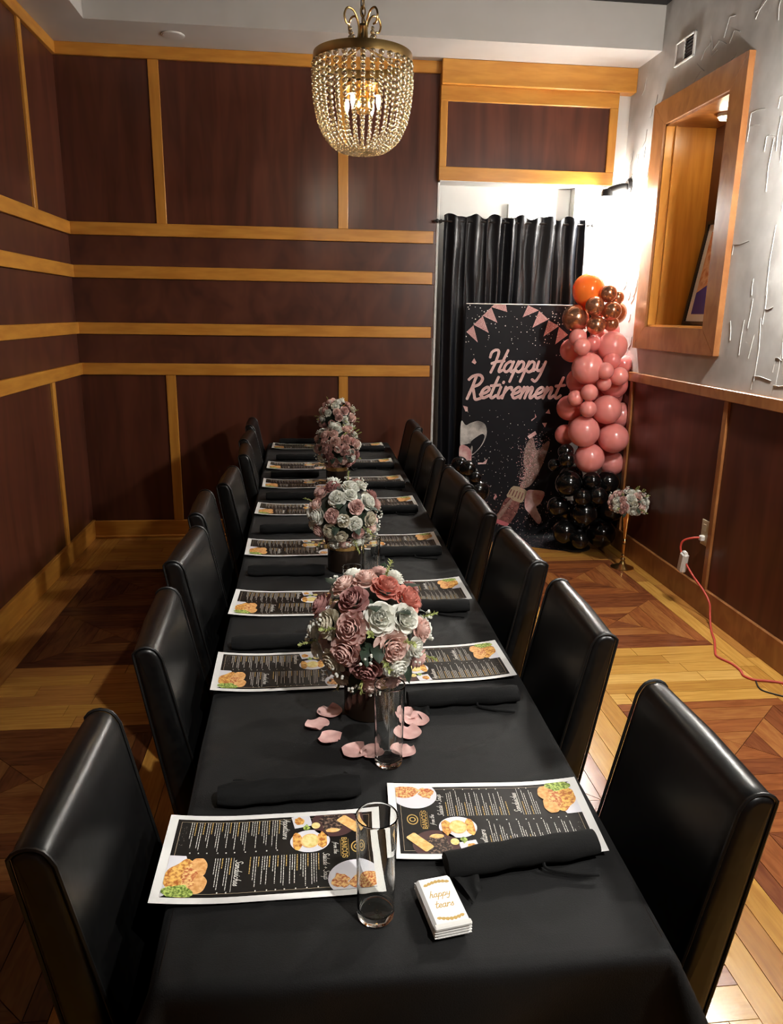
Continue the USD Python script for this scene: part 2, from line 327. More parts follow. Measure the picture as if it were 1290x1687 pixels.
# right wall with the niche opening
NY0, NY1, NZ0, NZ1, ND = 4.283, 5.060, 1.628, 2.877, .325
wr = thing('wall_right', kind='structure')
part(wr, 'plaster', cat_([bx(XR, XR + .45, YF, NY0, -.01, 3.8), bx(XR, XR + .45, NY1, YB + .25, -.01, 3.8), bx(XR, XR + .45, NY0, NY1, -.01, NZ0), bx(XR, XR + .45, NY0, NY1, NZ1, 3.8), bx(XR + ND, XR + .45, NY0, NY1, NZ0, NZ1)]), 'plaster', False)
WS = [(5.175, 5.225), (3.92, 3.965), (2.66, 2.705), (1.40, 1.445), (.14, .185), (-1.12, -1.075)]
edges = [YB] + [q for s in WS for q in (s[1], s[0])] + [YF]
for j in range(0, len(edges), 2):
    part(wr, 'panel', cbx(XR - PT, XR, edges[j + 1] + .001, edges[j] - .001, .157, 1.247, .002), f'mahogany_{k % 4}', False); k += 1
for a, b in WS: part(wr, 'stile', cbx(XR - .026, XR, a, b, .157, 1.247, .003), 'frame_wood', False)
part(wr, 'chair_rail', cbx(XR - .034, XR, YF, YB, 1.247, 1.311, .004), 'frame_wood', False)
ridge = []
def ridge_line(pts): ridge.append(tube([(XR - .001, a, b) for a, b in pts], .0026, 5))
for _ in range(58):
    y0, z0 = rng.uniform(3.1, 4.09), 1.36 + 1.75 * rng.random() ** 1.5
    if rng.random() < .40: L = rng.uniform(.08, .34); ridge_line([(y0, z0), (y0 + rng.uniform(-.02, .02), z0 + L * .5), (y0 + rng.uniform(-.03, .03), z0 + L)])
    else: L = rng.uniform(.05, .16); s_ = rng.choice([-1, 1]); ridge_line([(y0, z0), (y0 + L * .6, z0 + .012 * s_), (y0 + L, z0 + .01 * s_), (y0 + L + .005, z0 - .06)])
for _ in range(22):
    y0, z0 = rng.uniform(5.28, 5.66), rng.uniform(1.4, 3.2); L = rng.uniform(.05, .15)
    ridge_line([(y0, z0), (y0 - L * .4, z0 + L * .3), (y0 - L * .5, z0 + L)])
for _ in range(12):
    y0, z0 = rng.uniform(4.0, 4.75), rng.uniform(3.06, 3.3); ridge_line([(y0, z0), (y0 + .06, z0 + rng.uniform(-.05, .05)), (y0 + .1, z0 + rng.uniform(-.08, .08))])
part(wr, 'plaster_ridges', cat_(ridge), 'plaster_ridge', True, kind='stuff')
tb = thing('baseboard_right', kind='structure')
part(tb, 'board', cbx(XR - .026, XR, YF, YB, 0, .157, .004), 'frame_wood', False)
# niche casing
tn = thing('trim_1', kind='structure', loc=(XR, 4.67, 1.48))
FY0, FY1, FZ0, FZ1 = 4.126, 5.23, 1.479, 3.025; FD = .035
def mit(poly): # a casing board from its (y, z) outline on the wall
    m = trimesh.creation.extrude_polygon(Polygon(poly).buffer(-.0008, join_style=2), FD, engine='earcut'); v = m.vertices.copy(); m.vertices = np.stack([-v[:, 2], v[:, 0] - 4.67, v[:, 1] - 1.48], 1); m.fix_normals(); return m
for q in ([(FY0, FZ0), (FY1, FZ0), (NY1, NZ0), (NY0, NZ0)], [(FY0, FZ1), (FY1, FZ1), (NY1, NZ1), (NY0, NZ1)], [(FY0, FZ0), (NY0, NZ0), (NY0, NZ1), (FY0, FZ1)], [(FY1, FZ0), (NY1, NZ0), (NY1, NZ1), (FY1, FZ1)]):
    part(tn, 'casing_board', mit(q), 'frame_wood', False)
def nb(name, x0, x1, y0, y1, z0, z1, m_, lab=None): part(tn, name, moved(bx(x0, x1, y0, y1, z0, z1), (-XR, -4.67, -1.48)), m_, False, label=lab)
nb('niche_side', XR - .02, XR + ND, NY1 - .012, NY1, NZ0, NZ1, 'trim_v_0'); nb('niche_side', XR - .02, XR + ND, NY0, NY0 + .012, NZ0, NZ1, 'trim_v_1')
nb('niche_top', XR - .02, XR + ND, NY0, NY1, NZ1 - .012, NZ1, 'frame_wood'); nb('niche_sill', XR - .02, XR + ND, NY0, NY1, NZ0, NZ0 + .012, 'trim_0')
nb('niche_back', XR + ND - .012, XR + ND, NY0, NY1, NZ0, NZ1, 'mahogany_2', 'dark mahogany back of the niche')
nb('inner_bead', XR + .035, XR + .047, NY1 - .030, NY1 - .012, NZ0, NZ1, 'trim_v_2')
# rear wall (behind the viewer) and ceiling
wf = thing('wall_rear', kind='structure'); part(wf, 'panelling', bx(XL - .2, XR + .4, YF - .1, YF, -.01, 3.8), 'mahogany_0', False)
ce = thing('ceiling', kind='structure')
part(ce, 'black_deck', bx(XL - .2, XR + .4, YF - .1, YB + .2, ZD, ZD + .08), 'black_ceiling', False, label='black painted upper ceiling')
part(ce, 'soffit', bx(XL, XR, SOF_Y, YB, ZC, ZD), 'ceiling_paint', False, label='dropped soffit along the back wall')
part(ce, 'soffit', bx(XL, SOF_X, YF, SOF_Y, ZC, ZD), 'ceiling_paint', False, label='dropped soffit along the left wall')

# ------------------------------------------------------------------ fixed fittings
o = thing('ceiling_disc', 'round white blank cover plate on the ceiling soffit', 'ceiling plate', (-.813, 5.466, ZC))
part(o, 'plate', lathe([(0, -.012), (.055, -.012), (.066, -.008), (.068, 0), (0, 0)], 40), 'ceiling_paint'); part(o, 'ring', tube([(.069 * cos(a), .069 * sin(a), -.003) for a in np.linspace(0, 2 * pi, 40, endpoint=False)], .004, 6, True), 'white_paint')
o = thing('wall_vent', 'grey louvred air vent high on the plaster wall', 'vent', (XR, 4.93, 3.195))
part(o, 'frame', cat_([cbx(-.014, 0, -.125, .125, 0, .014), cbx(-.014, 0, -.125, .125, .126, .14), cbx(-.014, 0, -.125, -.108, 0, .14), cbx(-.014, 0, .108, .125, 0, .14), cbx(-.014, 0, -.006, .006, 0, .14)]), 'white_paint', False)
part(o, 'opening', bx(-.004, 0, -.108, -.006, .014, .126), 'vent_dark', False, label='dark open half of the vent'); part(o, 'damper', bx(-.008, 0, .006, .108, .014, .126), 'plaster', False)
for i in range(6): part(o, 'slat', cbx(-.011, -.004, -.108, -.006, .02 + i * .018, .024 + i * .018, .001), 'vent_dark', False)
o = thing('switch_box', 'small white cover box on the wall above the black curtain', 'cover plate', (1.515, YB + AD, 2.365))
part(o, 'cover', cbx(-.035, .035, -.018, 0, 0, .115, .006), 'white_paint', False); part(o, 'screw', ball((0, -.018, .02), .004, 1), 'white_plastic')
o = thing('wall_outlet', 'almond wall outlet plate on the dark wainscot panel', 'outlet', (XR - PT, 4.01, .400))
part(o, 'plate', cbx(-.007, 0, -.04, .04, 0, .150, .003), 'almond_plastic', False)
for zz in (.04, .105): part(o, 'socket', cbx(-.0095, -.006, -.017, .017, zz - .02, zz + .02, .002), 'almond_plastic', False)
def sconce(loc, label):
    o = thing('wall_sconce', label, 'wall lamp', loc, 0, None)
    part(o, 'backplate', frame_to(lathe([(0, .022), (.045, .022), (.058, .012), (.06, 0), (0, 0)], 32), (-1, 0, 0), (0, 0, 0)), 'black_metal')
    part(o, 'arm', tube(crom([(-.01, 0, 0), (-.06, 0, -.004), (-.12, 0, -.022), (-.165, 0, -.045)], 6), .028, 12), 'black_metal')
    part(o, 'holder', lathe([(0, -.02), (.03, -.02), (.045, -.045), (.045, -.07), (0, -.07)], 28, (-.165, 0, 0)), 'black_metal')
    part(o, 'glass_shade', lathe([(.036, -.07), (.05, -.085), (.058, -.13), (.062, -.21), (.060, -.25), (.056, -.25), (.054, -.20), (.04, -.10)], 28, (-.165, 0, 0)), 'sconce_glow', label='glowing frosted glass shade')
    part(o, 'bulb', lathe([(0, -.07), (.014, -.08), (.018, -.12), (.030, -.17), (.032, -.195), (.024, -.22), (0, -.232)], 20, (-.165, 0, 0)), 'sconce_bulb_glow', label='lit bulb inside the open shade')
sconce((XR, 5.615, 2.59), 'lit black wall sconce near the curtain, glowing frosted glass shade')
sconce((XR, 3.20, 2.59), 'lit black wall sconce nearer the camera, just past the right edge of the photo')
sconce((XR, .80, 2.59), 'lit black wall sconce added to brighten the near end of the table, outside the photo')  # unseen sconce, added to brighten the near table end
o = thing('puck_light', 'small round lit puck light under the niche top', 'lamp', (2.495, 4.70, NZ1 - .012))
part(o, 'housing', lathe([(0, 0), (.048, 0), (.048, -.018), (.042, -.02), (0, -.02)], 32), 'white_plastic'); part(o, 'lens', lathe([(.041, -.0205), (.036, -.032), (0, -.036)], 32), 'puck_glow', label='glowing lens')
# framed picture leaning in the niche
o = thing('framed_picture', 'black framed picture with white mat leaning inside the wall niche', 'picture', (2.52, 4.70, NZ0 + .012))
PW, PH, lean = .56, .66, math.radians(9)
def pic(m): # local: x = along wall (far side positive), y = up the picture, z = out of its face
    v = m.vertices; m = m.copy(); up_, out = v[:, 1], v[:, 2]
    m.vertices = np.stack([up_ * sin(lean) - out * cos(lean), v[:, 0], up_ * cos(lean) + out * sin(lean) + .002], 1); m.fix_normals(); return m
rect = lambda w, h, a: sbox(-w / 2 + a, a, w / 2 - a, h - a)
part(o, 'frame', pic(ext(rect(PW, PH, 0).difference(rect(PW, PH, .022)), .022)), 'black_metal', False); part(o, 'mat_board', pic(ext(rect(PW, PH, .022), .008)), 'paper', False)
art = rect(PW, PH, .07); plain('art_blue', (.045, .04, .30), .4); noisy('art_orange', (.50, .17, .06), (.80, .55, .36), 9, .4, distortion=2)
cut = Polygon([(-.3, 0), (.3, 0), (.3, .17), (.05, .27), (-.3, .45)])
part(o, 'artwork', pic(ext(art.difference(cut), .001, .008)), 'art_orange', False, label='orange swirled half of the artwork'); part(o, 'artwork', pic(ext(art.intersection(cut), .001, .008)), 'art_blue', False, label='blue half of the artwork')

# ------------------------------------------------------------------ chandelier
def chandelier(loc, label):
    o = thing('chandelier', label, 'chandelier', loc)                 # origin: centre of the rim band
    part(o, 'rim', lathe([(.226, -.018), (.233, -.02), (.235, 0), (.233, .02), (.226, .018), (.224, 0), (.226, -.018)], 64), 'antique_brass')
    prof = crom([(.228, -.02), (.231, -.09), (.226, -.18), (.208, -.27), (.172, -.345), (.115, -.392), (.06, -.402), (.02, -.385)], 14)
    seg = np.r_[0, np.cumsum(np.linalg.norm(np.diff(prof, axis=0), axis=1))]
    at, s_ = [], .008
    while s_ < seg[-1]: at.append(s_); f = s_ / seg[-1]; s_ += .0315 - .0185 * f
    unit = trimesh.creation.icosphere(2, 1.0)
    for k in range(34):
        a = 2 * pi * k / 34 + .03; ms = []
        for q in at:
            rr, zz = np.interp(q, seg, prof[:, 0]), np.interp(q, seg, prof[:, 1]); f = q / seg[-1]; m = unit.copy(); m.apply_scale(.0143 - .0082 * f); m.apply_translation((rr * cos(a), rr * sin(a), zz)); ms.append(m)
        part(o, 'bead_strand', cat_(ms), 'bead_glass', True)
    part(o, 'bottom_hub', lathe([(0, -.375), (.024, -.378), (.028, -.386), (.012, -.398), (0, -.40)], 20), 'brass')
    part(o, 'stem', lathe([(0, .150), (.016, .148), (.024, .135), (.020, .11), (.022, .085), (.034, .055), (.012, .04), (.01, -.10), (0, -.10)], 20), 'bright_gold')
    part(o, 'candle_ring', lathe([(0, -.10), (.085, -.102), (.09, -.112), (.085, -.125), (0, -.125)], 32), 'bright_gold')
    part(o, 'lower_finial', lathe([(0, -.125), (.03, -.14), (.05, -.19), (.052, -.215), (.02, -.235), (0, -.24)], 24), 'bright_gold')
    for k in range(4):
        a = 2 * pi * k / 4 + .6; c_, s_ = cos(a), sin(a)
        part(o, 'scroll_arm', tube(crom([(q * c_, q * s_, z) for q, z in ((.085, .01), (.060, .035), (.032, .075), (.024, .115), (.030, .155), (.055, .192), (.090, .195), (.108, .165), (.098, .135), (.078, .130))], 6), .0048, 8), 'brass')
        part(o, 'spoke', tube([(.02 * c_, .02 * s_, .055), (.228 * c_, .228 * s_, .012)], .005, 6), 'brass')
        m = [ball((.072 * c_, .072 * s_, z), r_, 1) for z, r_ in ((.115, .008), (.098, .011), (.075, .0135))]
        part(o, 'crystal_drop', cat_(m), 'bead_glass', True)
        a += .35; c_, s_ = .088 * cos(a), .088 * sin(a)
        part(o, 'candle_sleeve', lathe([(0, -.11), (.012, -.11), (.012, -.16), (.018, -.165), (0, -.168)], 16, (c_, s_, 0)), 'bright_gold')
        part(o, 'bulb', lathe([(0, -.168), (.008, -.170), (.011, -.186), (.008, -.205), (.002, -.222), (0, -.223)], 16, (c_, s_, 0)), 'bulb_glow', True, label='glowing bulb')
    for k in range(round((ZD - loc[2] - .17) / .034)):
        z = .165 + k * .034; t = np.linspace(0, 2 * pi, 16, endpoint=False); e1 = np.array([1, .3, 0]) if k % 2 else np.array([-.3, 1, 0])
        part(o, 'chain_link', tube([e1 * .011 * cos(q) + np.array([0, 0, z + .023 * sin(q)]) for q in t], .0034, 6, True), 'antique_brass', True)
    part(o, 'cord', tube(crom([(.012 * cos(q * 2.1), .012 * sin(q * 2.1), .15 + q * .06) for q in range(int((ZD - loc[2] - .15) / .06) + 1)], 5), .0035, 6), 'dark_leg')
    part(o, 'canopy', lathe([(0, ZD - loc[2]), (.06, ZD - loc[2]), (.055, ZD - loc[2] - .02), (.012, ZD - loc[2] - .03), (0, ZD - loc[2] - .03)], 28), 'antique_brass')
    return o
ch = chandelier((.278, 3.98, 2.842), 'brass chandelier with a basket of champagne glass beads above the table')

# added unseen spotlight, brightens the near end of the table and its flowers (above and behind the photographer)
SP, SA = np.array([.95, -.35, 3.40]), np.array([.15, 1.75, .80])
o = thing('added_spotlight', 'added unseen spotlight on the dark ceiling, brightening the near table end', 'spotlight', SP)
dv = (SA - SP) / np.linalg.norm(SA - SP)
part(o, 'housing', frame_to(lathe([(0, -.14), (.04, -.14), (.048, -.12), (.05, .03), (.044, .03), (.042, -.02), (0, -.03)], 28), dv, (0, 0, 0)), 'black_metal')
part(o, 'stem', tube([(0, 0, .04), (0, 0, ZD - SP[2])], .009, 8), 'black_metal'); part(o, 'track', bx(-.9, .5, -.018, .018, ZD - SP[2] - .02, ZD - SP[2]), 'black_metal', False)
sl = UsdLux.SphereLight.Define(stage, str(o.GetPath()) + '/lamp'); sl.CreateRadiusAttr(.03); sl.CreateIntensityAttr(ADDED_SPOT); sl.CreateColorAttr(Gf.Vec3f(1, .97, .91)); sl.AddTransformOp().Set(Gf.Matrix4d().SetTransform(Gf.Rotation(Gf.Vec3d(0, 0, -1), Gf.Vec3d(*map(float, dv))), Gf.Vec3d(*map(float, dv * .04))))
sh = UsdLux.ShapingAPI.Apply(sl.GetPrim()); sh.CreateShapingConeAngleAttr(16.0); sh.CreateShapingConeSoftnessAttr(.5)

# ------------------------------------------------------------------ curtain
CX0, CX1, CY = .985, 2.035, 5.675
FOLD = np.cumsum(np.r_[0, np.random.default_rng(4).uniform(.5, 1.7, 24)]); FOLD /= FOLD[-1]
def curt(U, V):
    z = 2.372 - V * 2.355; x = CX0 + (CX1 - CX0) * U; fall = np.clip(V * 1.8, 0, 1)
    ph = np.interp(np.clip(U + .012 * np.sin(V * 5 + U * 11) * fall, 0, 1), FOLD, np.arange(len(FOLD))) * pi
    a = (.010 + .014 * fall) * (.55 + .45 * np.sin(U * 13 + 2)) + .004
    tuck = .012 * np.sin(U * 47 + V * 9) * np.exp(-((V - .10) / .10) ** 2) + .008 * np.sin(U * 29 - V * 14) * np.exp(-((V - .22) / .12) ** 2)
    yv = CY + a * np.sin(ph) + tuck - .014 * np.exp(-((z - 2.332) / .012) ** 2)
    return [x + .010 * np.sin(V * 4 + U * 7) * fall * (1 - abs(2 * U - 1)), yv, z + (.012 * np.sin(ph * .5) + .006 * np.sin(U * 60)) * np.exp(-V * 40)]
solo('curtain', grid(330, 70, curt), 'satin', 'black satin curtain gathered on a rod, closing off the alcove', 'curtain', True)
o = thing('curtain_rod', 'thin dark rod carrying the black curtain', 'curtain rod', (1.51, CY, 2.332))
part(o, 'rod', tube([(-.57, 0, 0), (.57, 0, 0)], .007, 10), 'black_metal')
for s in (-1, 1): part(o, 'finial', cat_([ball((s * .575, 0, 0), .014, 2), ball((s * .592, 0, 0), .008, 1)]), 'black_metal', True); part(o, 'bracket', cbx(s * .545 - .006, s * .545 + .006, 0, YB - CY, -.012, .012, .002), 'black_metal', False)

# ------------------------------------------------------------------ script lettering (drawn strokes)
GL = {'a': ([[(.44, .42), (.28, .5), (.1, .36), (.06, .13), (.2, 0), (.36, .14), (.44, .45)], [(.45, .49), (.40, .12), (.47, 0), (.60, .12)]], .55), 'c': ([[(.42, .4), (.27, .5), (.1, .32), (.09, .1), (.25, 0), (.48, .13)]], .44),
      'd': ([[(.44, .42), (.28, .5), (.1, .36), (.06, .13), (.2, 0), (.36, .14), (.44, .45)], [(.55, 1.0), (.43, .35), (.42, .08), (.48, 0), (.6, .12)]], .55), 'e': ([[(.04, .16), (.3, .26), (.4, .4), (.28, .5), (.11, .36), (.08, .13), (.22, 0), (.48, .13)]], .44),
      'f': ([[(.0, -.38), (.1, -.1), (.25, .75), (.4, .98), (.44, .82)], [(.04, .45), (.4, .48)]], .36), 'h': ([[(.06, 0), (.2, .6), (.28, 1.0)], [(.1, .2), (.28, .49), (.41, .42), (.36, .12), (.44, 0), (.56, .1)]], .54),
      'i': ([[(.13, .5), (.08, .12), (.16, 0), (.3, .12)], [(.19, .70), (.20, .73)]], .27), 'l': ([[(.24, 1.0), (.1, .3), (.08, .08), (.16, 0), (.3, .12)]], .27), 'm': ([[(.1, .5), (.04, 0)], [(.07, .18), (.22, .48), (.31, .42), (.26, 0)], [(.28, .18), (.44, .49), (.53, .4), (.48, .1), (.55, 0), (.68, .12)]], .66),
      'n': ([[(.1, .5), (.04, 0)], [(.07, .18), (.26, .49), (.36, .4), (.31, .1), (.38, 0), (.52, .12)]], .5), 'o': ([[(.3, .5), (.1, .36), (.08, .12), (.22, 0), (.4, .14), (.42, .38), (.3, .5)]], .48), 'p': ([[(.14, .5), (.06, .1), (-.05, -.46)], [(.09, .22), (.26, .49), (.43, .42), (.42, .14), (.26, 0), (.1, .1)], [(.3, .0), (.54, .12)]], .53),
      'r': ([[(.1, .5), (.05, 0)], [(.08, .22), (.2, .44), (.36, .49), (.4, .38)]], .42), 's': ([[(.0, .1), (.2, .35), (.29, .5), (.3, .3), (.36, .14), (.26, .0), (.06, .06)]], .42), 't': ([[(.24, .95), (.12, .32), (.1, .08), (.2, 0), (.34, .12)], [(.0, .56), (.4, .6)]], .35),
      'u': ([[(.1, .5), (.06, .12), (.18, 0), (.34, .16), (.42, .5)], [(.42, .5), (.38, .1), (.46, 0), (.58, .12)]], .55), 'w': ([[(.08, .5), (.06, .1), (.16, 0), (.3, .22), (.34, .5)], [(.34, .45), (.32, .1), (.42, 0), (.56, .2), (.6, .5)]], .63), 'y': ([[(.1, .5), (.08, .2), (.2, .06), (.36, .2), (.44, .5)], [(.44, .5), (.34, -.12), (.18, -.44), (.0, -.36)]], .52),
      'z': ([[(.08, .46), (.36, .48), (.06, .02), (.42, .05)]], .44), '&': ([[(.1, .32), (.42, .34)], [(.27, .52), (.24, .14)]], .48), ' ': ([], .3),
      'H': ([[(.0, .70), (.02, .92), (.18, 1.04), (.36, .96), (.34, .5), (.22, -.02)], [(.80, 1.02), (.68, .5), (.60, .12), (.64, 0), (.76, .08)], [(.16, .40), (.45, .50), (.74, .52)]], .78), 'R': ([[(.30, .96), (.24, .5), (.14, -.04)], [(.0, .84), (.16, 1.0), (.46, 1.04), (.62, .86), (.52, .62), (.26, .5)], [(.26, .5), (.40, .2), (.52, -.06), (.74, -.02), (.82, .06)]], .66),
      'A': ([[(.0, .02), (.16, .2), (.44, 1.0)], [(.44, 1.0), (.47, .4), (.52, 0)], [(.1, .36), (.62, .42)]], .6), 'S': ([[(.58, .84), (.44, 1.02), (.24, .92), (.24, .66), (.44, .42), (.4, .12), (.2, -.02), (.0, .12)]], .55)}
def script(text, width, stroke, shear=.22):
    """Brush lettering as a shapely shape, baseline on y = 0, starting at x = 0, scaled to the width."""
    shapes, x = [], 0
    for c in text:
        st_, adv = GL[c]
        for s in st_:
            P = crom(s, 7); shapes.append(('%s' % c, [(x + q[0] + shear * q[1], q[1]) for q in P])); 
        x += adv
    k_ = width / x; g = unary_union([LineString(np.array(s) * k_).buffer(stroke * k_ / 2, 4) for _, s in shapes])
    return g.simplify(stroke * k_ * .04)

# ------------------------------------------------------------------ retirement banner
BX0, BY, BW, BH = 1.150, 5.585, .84, 1.765
bn = thing('banner', 'black printed fabric banner reading Happy Retirement, hanging before the curtain', 'banner', (BX0 + BW / 2, BY, 0))
def bfold(s_, h):
    """Print position: s_ from the banner's left edge, h above the floor (negative = lying on the floor in front). Returns local x, y, z of the cloth."""
    s_, h = np.asarray(s_, float), np.asarray(h, float); rad = .045; hb = rad
    z = np.where(h > hb, h, np.where(h > hb - rad * pi / 2, rad - rad * np.sin(np.clip((hb - h) / rad, 0, pi / 2)), .002))
    out = np.where(h > hb, 0, np.where(h > hb - rad * pi / 2, rad - rad * np.cos(np.clip((hb - h) / rad, 0, pi / 2)), rad + (hb - rad * pi / 2 - h)))
    lean_ = .05 * (s_ / BW) * (1 - np.clip(h / BH, 0, 1)) ** 2
    return s_ - BW / 2, -out - lean_ + .004 * np.sin(s_ * 9 + h * 2.2), z + .002
def blow(s_): return -.03 - .36 * np.clip((s_ - .12) / .7, 0, 1) ** .8    # how far the cloth runs out on the floor
def bsheet(U, V): s_ = U * BW; return bfold(s_, BH + (blow(s_) - BH) * V)
part(bn, 'sheet', grid(40, 160, bsheet), 'banner_black', True)
part(bn, 'top_edge', tube([(-BW / 2, -.002, BH), (BW / 2, -.002, BH)], .004, 6), 'dot_white', label='thin white top edge')
def prt(name, poly, m_, lift=.0012, label=None, kind=None):
    """A printed shape, in design units (x right, y up, metres from the banner's lower left corner)."""
    g = poly.segmentize(.03); ps = [q for q in getattr(g, 'geoms', [g]) if q.geom_type == 'Polygon' and q.area > 1e-7]; vs, fs, n = [], [], 0
    for q in ps:
        v, f = trimesh.creation.triangulate_polygon(q, engine='earcut'); vs.append(v); fs.append(f + n); n += len(v)
    v = np.vstack(vs); X, Y, Z = bfold(v[:, 0], v[:, 1]); hz = v[:, 1] < .02
    m = trimesh.Trimesh(np.stack([X, Y - np.where(hz, 0, lift), Z + np.where(hz, lift, 0)], 1), np.vstack(fs), process=False)
    if len(m.faces) and m.face_normals[:, 1].mean() > 0 and not hz.all(): m.invert()
    part(bn, name, m, m_, False, label=label, kind=kind)
D = lambda px, py: ((px - 765.5 - (py - 502) * .010) / 219.7, BH - (py - 502) / 217.0)
DP = lambda *q: Polygon([D(*a) for a in q]); Z7 = lambda *q: DP(*[(760 + a / 6.45, 480 + b / 6.45) for a, b in q]); Z6 = lambda *q: DP(*[(740 + a / 5.864, 680 + b / 5.864) for a, b in q])
def smoothp(q, n=5): return Polygon(crom([q_ for q_ in q.exterior.coords[:-1]], n, True)).buffer(0)
x0_, y0_ = D(800, 608); prt('lettering', affinity.translate(script('Happy', .445, .135), x0_ + .02, y0_), 'print_pink', label='Happy in pink brush script')
x0_, y0_ = D(769, 650); prt('lettering', affinity.translate(script('Retirement', .735, .135), x0_ + .005, y0_), 'print_pink', label='Retirement in pink brush script')
for q in ([(52, 425), (122, 358), (178, 530)], [(122, 352), (215, 265), (288, 432)], [(212, 262), (300, 178), (375, 330)], [(298, 175), (330, 150), (455, 150), (472, 222)], [(690, 152), (810, 200), (640, 272)], [(812, 205), (918, 288), (752, 375)], [(918, 295), (1034, 355), (878, 462)], [(1036, 362), (1140, 440), (1010, 540)]):
    prt('pennant', Z7(*q), 'glitter_pink')
for q in ([(148, 688), (175, 730), (160, 750), (122, 730)], [(55, 1178), (105, 1190), (110, 1240), (85, 1240)], [(845, 1258), (865, 1295), (812, 1340), (808, 1325), (848, 1300)], [(995, 1210), (1015, 1262), (960, 1255)], [(930, 1360), (985, 1358), (965, 1408)], [(860, 1445), (880, 1480), (800, 1530), (775, 1500)]):
    prt('confetti_petal', Z7(*q), 'print_petal')
for q in ([(438, 412), (425, 465), (345, 470), (342, 450), (395, 450)], [(445, 655), (475, 690), (450, 695)], [(540, 760), (555, 795), (525, 822), (520, 805)], [(440, 875), (480, 895), (480, 930), (432, 915)]):
    prt('confetti_petal', Z6(*q), 'print_petal')
prt('foil_heart', smoothp(Z6((158, 48), (205, 85), (260, 60), (330, 45), (395, 80), (415, 170), (375, 280), (280, 380), (265, 310), (280, 260), (190, 275), (158, 260))), 'print_silver', label='printed silver foil heart balloon')
prt('heart_shadow', smoothp(Z6((262, 250), (330, 190), (375, 170), (395, 200), (360, 290), (285, 365), (285, 300))), 'banner_black', .0016)
prt('printed_balloon', smoothp(Z6((158, 285), (235, 295), (275, 360), (270, 470), (215, 455), (158, 420))), 'print_petal', label='printed pink marbled balloon')
prt('printed_balloon', smoothp(Z6((225, 480), (290, 470), (340, 520), (350, 600), (300, 610), (240, 570))), 'print_silver', label='printed silver balloon')
prt('printed_balloon', smoothp(Z6((375, 715), (405, 790), (408, 850), (375, 920), (310, 850), (312, 815))), 'print_petal')
prt('printed_balloon', smoothp(Z6((850, 740), (930, 725), (1035, 750), (1000, 860), (960, 900), (1020, 1020), (990, 1070), (900, 970), (840, 890))), 'print_petal')
prt('champagne_spray', smoothp(Z6((790, 690), (825, 560), (800, 420), (815, 280), (880, 200), (930, 330), (1030, 240), (1050, 290), (960, 560), (870, 690)), 3), 'print_taupe', label='printed champagne spray')
prt('bottle', smoothp(Z6((655, 800), (790, 850), (680, 1080), (515, 1030), (580, 950))), 'print_wine', .0016, label='printed champagne bottle neck')
prt('bottle_highlight', smoothp(Z6((690, 815), (712, 826), (598, 1012), (560, 1000))), 'print_taupe', .0020)
prt('bottle_foil', Z6((650, 775), (690, 700), (715, 682), (770, 690), (830, 715), (855, 738), (850, 760), (815, 845), (795, 852), (720, 828), (690, 800), (655, 795)), 'print_tan', .0020, label='printed foil cap')
for q in range(5): prt('foil_ridge', Z6((690 + 30 * q, 715 + 9 * q), (702 + 30 * q, 718 + 9 * q), (678 + 30 * q, 770 + 14 * q), (668 + 30 * q, 768 + 14 * q)), 'print_wine', .0024)
prt('bottle_label', Z6((535, 1005), (690, 1062), (672, 1100), (512, 1040)), 'print_rose', .0022, label='printed rose label')
prt('bottle_splash', smoothp(Z6((500, 1060), (545, 1070), (470, 1130), (345, 1195), (340, 1170), (370, 1120))), 'dot_white', .0018)
def dots(name, n, fn, m_, r0, r1, lift=.0014):
    ps = []
    while len(ps) < n:
        s_, h = fn()
        if not (.006 < s_ < BW - .006 and blow(s_) + .012 < h < BH - .01): continue
        rr = rng.uniform(r0, r1) ** 1; ps.append(Polygon([(s_ + rr * cos(a + s_ * 40), h + rr * sin(a + s_ * 40)) for a in np.arange(6) * pi / 3]))
    vs = np.vstack([np.array(q.exterior.coords[:-1]) for q in ps]); X, Y, Z = bfold(vs[:, 0], vs[:, 1]); hz = vs[:, 1] < .02
    f = [(6 * i, 6 * i + j, 6 * i + j + 1) for i in range(len(ps)) for j in range(1, 5)]
    part(bn, name, trimesh.Trimesh(np.stack([X, Y - np.where(hz, 0, lift), Z + np.where(hz, lift, 0)], 1), f, process=False), m_, False, kind='stuff')
dots('confetti_dots', 150, lambda: (rng.uniform(0, BW), BH - abs(rng.gauss(0, .19))), 'dot_white', .0018, .0052)
dots('confetti_dots', 190, lambda: (rng.uniform(.02, .62), rng.gauss(.62, .2)), 'dot_white', .0014, .004)
dots('confetti_dots', 420, lambda: (rng.uniform(.0, BW), rng.uniform(-.4, .36) ** 1), 'dot_pink', .0012, .004)
dots('confetti_dots', 230, lambda: (rng.uniform(.0, BW), rng.uniform(-.4, .3)), 'dot_white', .001, .003)
def spray():
    t = rng.random(); a = D(876, 800); b = D(rng.gauss(893, 13), rng.uniform(700, 740)); return a[0] + (b[0] - a[0]) * t + rng.gauss(0, .012 + .035 * t), a[1] + (b[1] - a[1]) * t + rng.gauss(0, .02)
dots('spray_sparkle', 420, spray, 'dot_pink', .0014, .0042, .0024); dots('spray_sparkle', 160, spray, 'dot_white', .001, .003, .0026)

